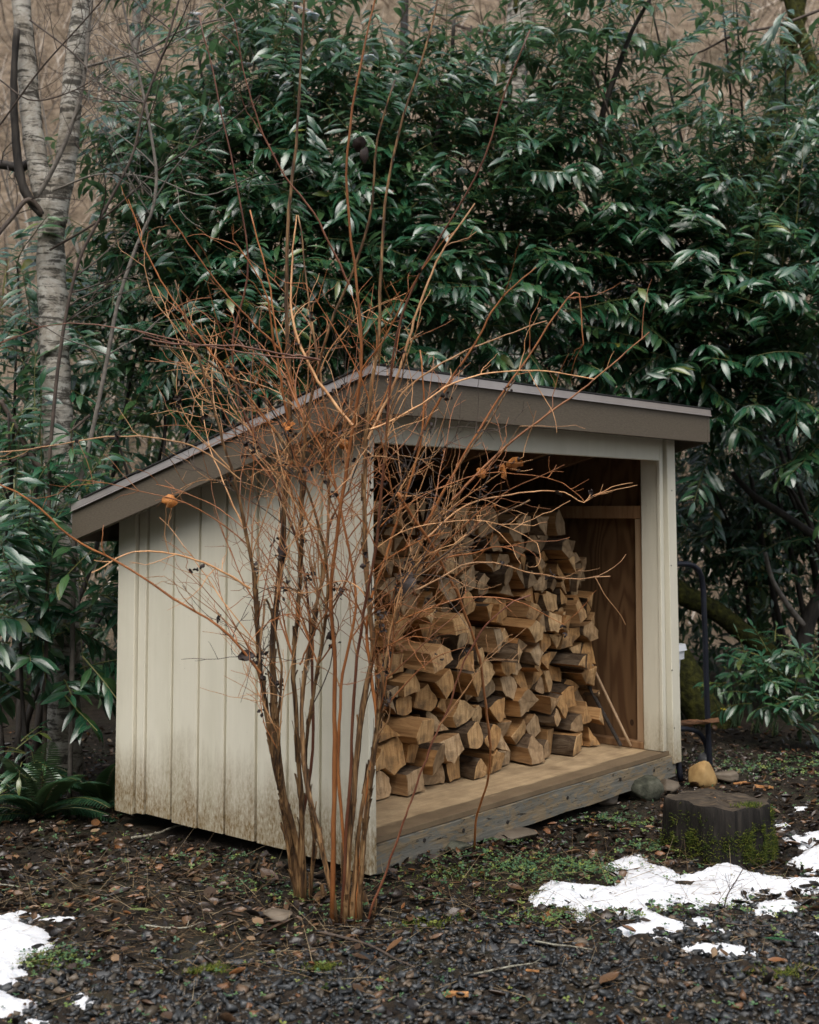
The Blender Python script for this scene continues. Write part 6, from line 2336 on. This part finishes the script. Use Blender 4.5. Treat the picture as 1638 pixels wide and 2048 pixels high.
for i_, ((px, py), s, tone, label) in enumerate(FALLEN):
    g_ = G(px, py)
    me = np_mesh('fallen_leaf', lv * np.array([s * rg.uniform(.7, 1.0), s, s * rg.uniform(.8, 1.8)]), lf, M['litter_leaf'], np.full(len(lv), tone), make=False, smooth=True)
    o = link('fallen_leaf', me)
    o.location = (g_[0], g_[1], g_[2] + .022)
    o.rotation_euler = (rg.uniform(-.35, .1), rg.uniform(-.3, .3), rg.uniform(0, 6.28))
    if 'upright' in label:
        o.rotation_euler = (1.0, .3, .4)
        o.location.z += .015
    tag(o, label, 'leaf', 'large fallen leaves on the ground')
# green laurel leaves dropped on the ground
for px, py, rz_, tone, label in ((310, 1835, 1.4, 11, 'yellow-green fallen laurel leaf left of the shrub'), (770, 1730, 1.45, 11, 'yellow-green laurel leaf at the left end of the rim board'), (1590, 1898, 1.2, 7, 'green fallen laurel leaf in gravel at the lower right')):
    me = leaf_mesh(2, tone, 'laurel_leaf')
    o = link('fallen_laurel_leaf', me)
    g_ = G(px, py)
    o.location = (g_[0], g_[1], g_[2] + .025)
    o.rotation_euler = (.05, .1, rz_)
    o.scale = (.11, .11, .11)
    tag(o, label, 'leaf')
# wood chips
for px, py, s, label in ((1528, 1580, .05, 'splintered orange wood chip right of the rocks'), (1480, 1572, .04, 'thin orange bark chip beside the low brown rock'), (905, 1975 + 25, .05, 'orange wood sliver on the gravel at the bottom'),
                         (1065, 1950, .022, 'tiny orange chip beside the pale gravel twig'), (1400, 1598, .035, 'orange chip lying on top of the stump')):
    g_ = G(px, py)
    b = MB()
    vs = []
    for k_ in range(5):
        t = k_ / 4
        for (yy_, zz_) in ((-.2, 0), (.2, .05), (.1, .22), (-.15, .18)):
            vs.append(((t - .5) * 2 * s, yy_ * s * (1.2 - abs(t - .5)) * rg.uniform(.7, 1.2), zz_ * s * rg.uniform(.7, 1.4)))
    b.add(vs, [(k_ * 4 + i, k_ * 4 + (i + 1) % 4, k_ * 4 + 4 + (i + 1) % 4, k_ * 4 + 4 + i) for k_ in range(4) for i in range(4)] + [(3, 2, 1, 0), (16, 17, 18, 19)])
    o = b.build('wood_chip', M['orange_chip'])
    zc = g_[2] + .012
    if 'stump' in label:
        g_ = np.array([sc_[0] - .05, sc_[1] - .02, 0])
        zc = sc_[2] + .24
    o.location = (g_[0], g_[1], zc)
    o.rotation_euler = (0, 0, rg.uniform(-.4, .6))
    tag(o, label, 'wood chip')
# sticks on the ground
STK = [([(262, 1690), (310, 1683), (350, 1668), (400, 1658), (440, 1647)], .007, 'lichen_stick', 'pale lichen-covered stick lying by the foot of the side wall', .03),
       ([(290, 1860), (330, 1867), (370, 1866), (405, 1852)], .0045, 'lichen_stick', 'thin pale twig lying left of the shrub', .015),
       ([(-10, 1777), (20, 1781), (60, 1784), (90, 1782)], .004, 'lichen_stick', 'short white lichen twig at the left edge', .015),
       ([(948, 1960), (990, 1951), (1030, 1946), (1078, 1938)], .004, 'lichen_stick', 'straight pale twig lying on the gravel', .018),
       ([(640, 1876), (690, 1888), (740, 1905), (800, 1935), (830, 1950)], .006, 'brown_twig', 'reddish broken cane lying on gravel below the shrub', .02),
       ([(1070, 1895), (1110, 1903), (1150, 1906), (1185, 1912)], .0035, 'lichen_stick', 'crooked lichen twig in the gravel left of the snow strip', .018),
       ([(1440, 1855), (1500, 1862), (1560, 1858), (1590, 1848)], .003, 'brown_twig', 'thin dark twig on gravel right of the snow', .015)]
for path, r, mt, label, lift in STK:
    pts = np.array([G(*p) + np.array([0, 0, lift + rg.uniform(0, .006)]) for p in path])
    cv = spline(pts, 22)
    b = MB()
    b.tube(cv, np.linspace(r, r * .55, 22), 6, rough=.2)
    twiggy(b, cv, r * .5, rg, 3, .02, .06, 1, .1, 4, 0)
    o = b.build('fallen_stick', M[mt], None, True, cv[0])
    o.location = cv[0]
    tag(o, label, 'stick')
cv = spline([G(1447, 1822), P(1455, 1790, G(1447, 1822)[1]), P(1470, 1765, G(1447, 1822)[1]), P(1486, 1738, G(1447, 1822)[1])], 14)
b = MB()
b.tube(cv, np.linspace(.003, .0018, 14), 5)
twiggy(b, cv, .0015, rg, 4, .03, .08)
o = b.build('standing_twig', M['brown_twig'], None, True, cv[0])
o.location = cv[0]
tag(o, 'thin dark twig standing upright in the largest snow patch', 'twig')
print('leaf objects', n_leaf_obj, 'branches', b_count, 'logs', len(log_objs))
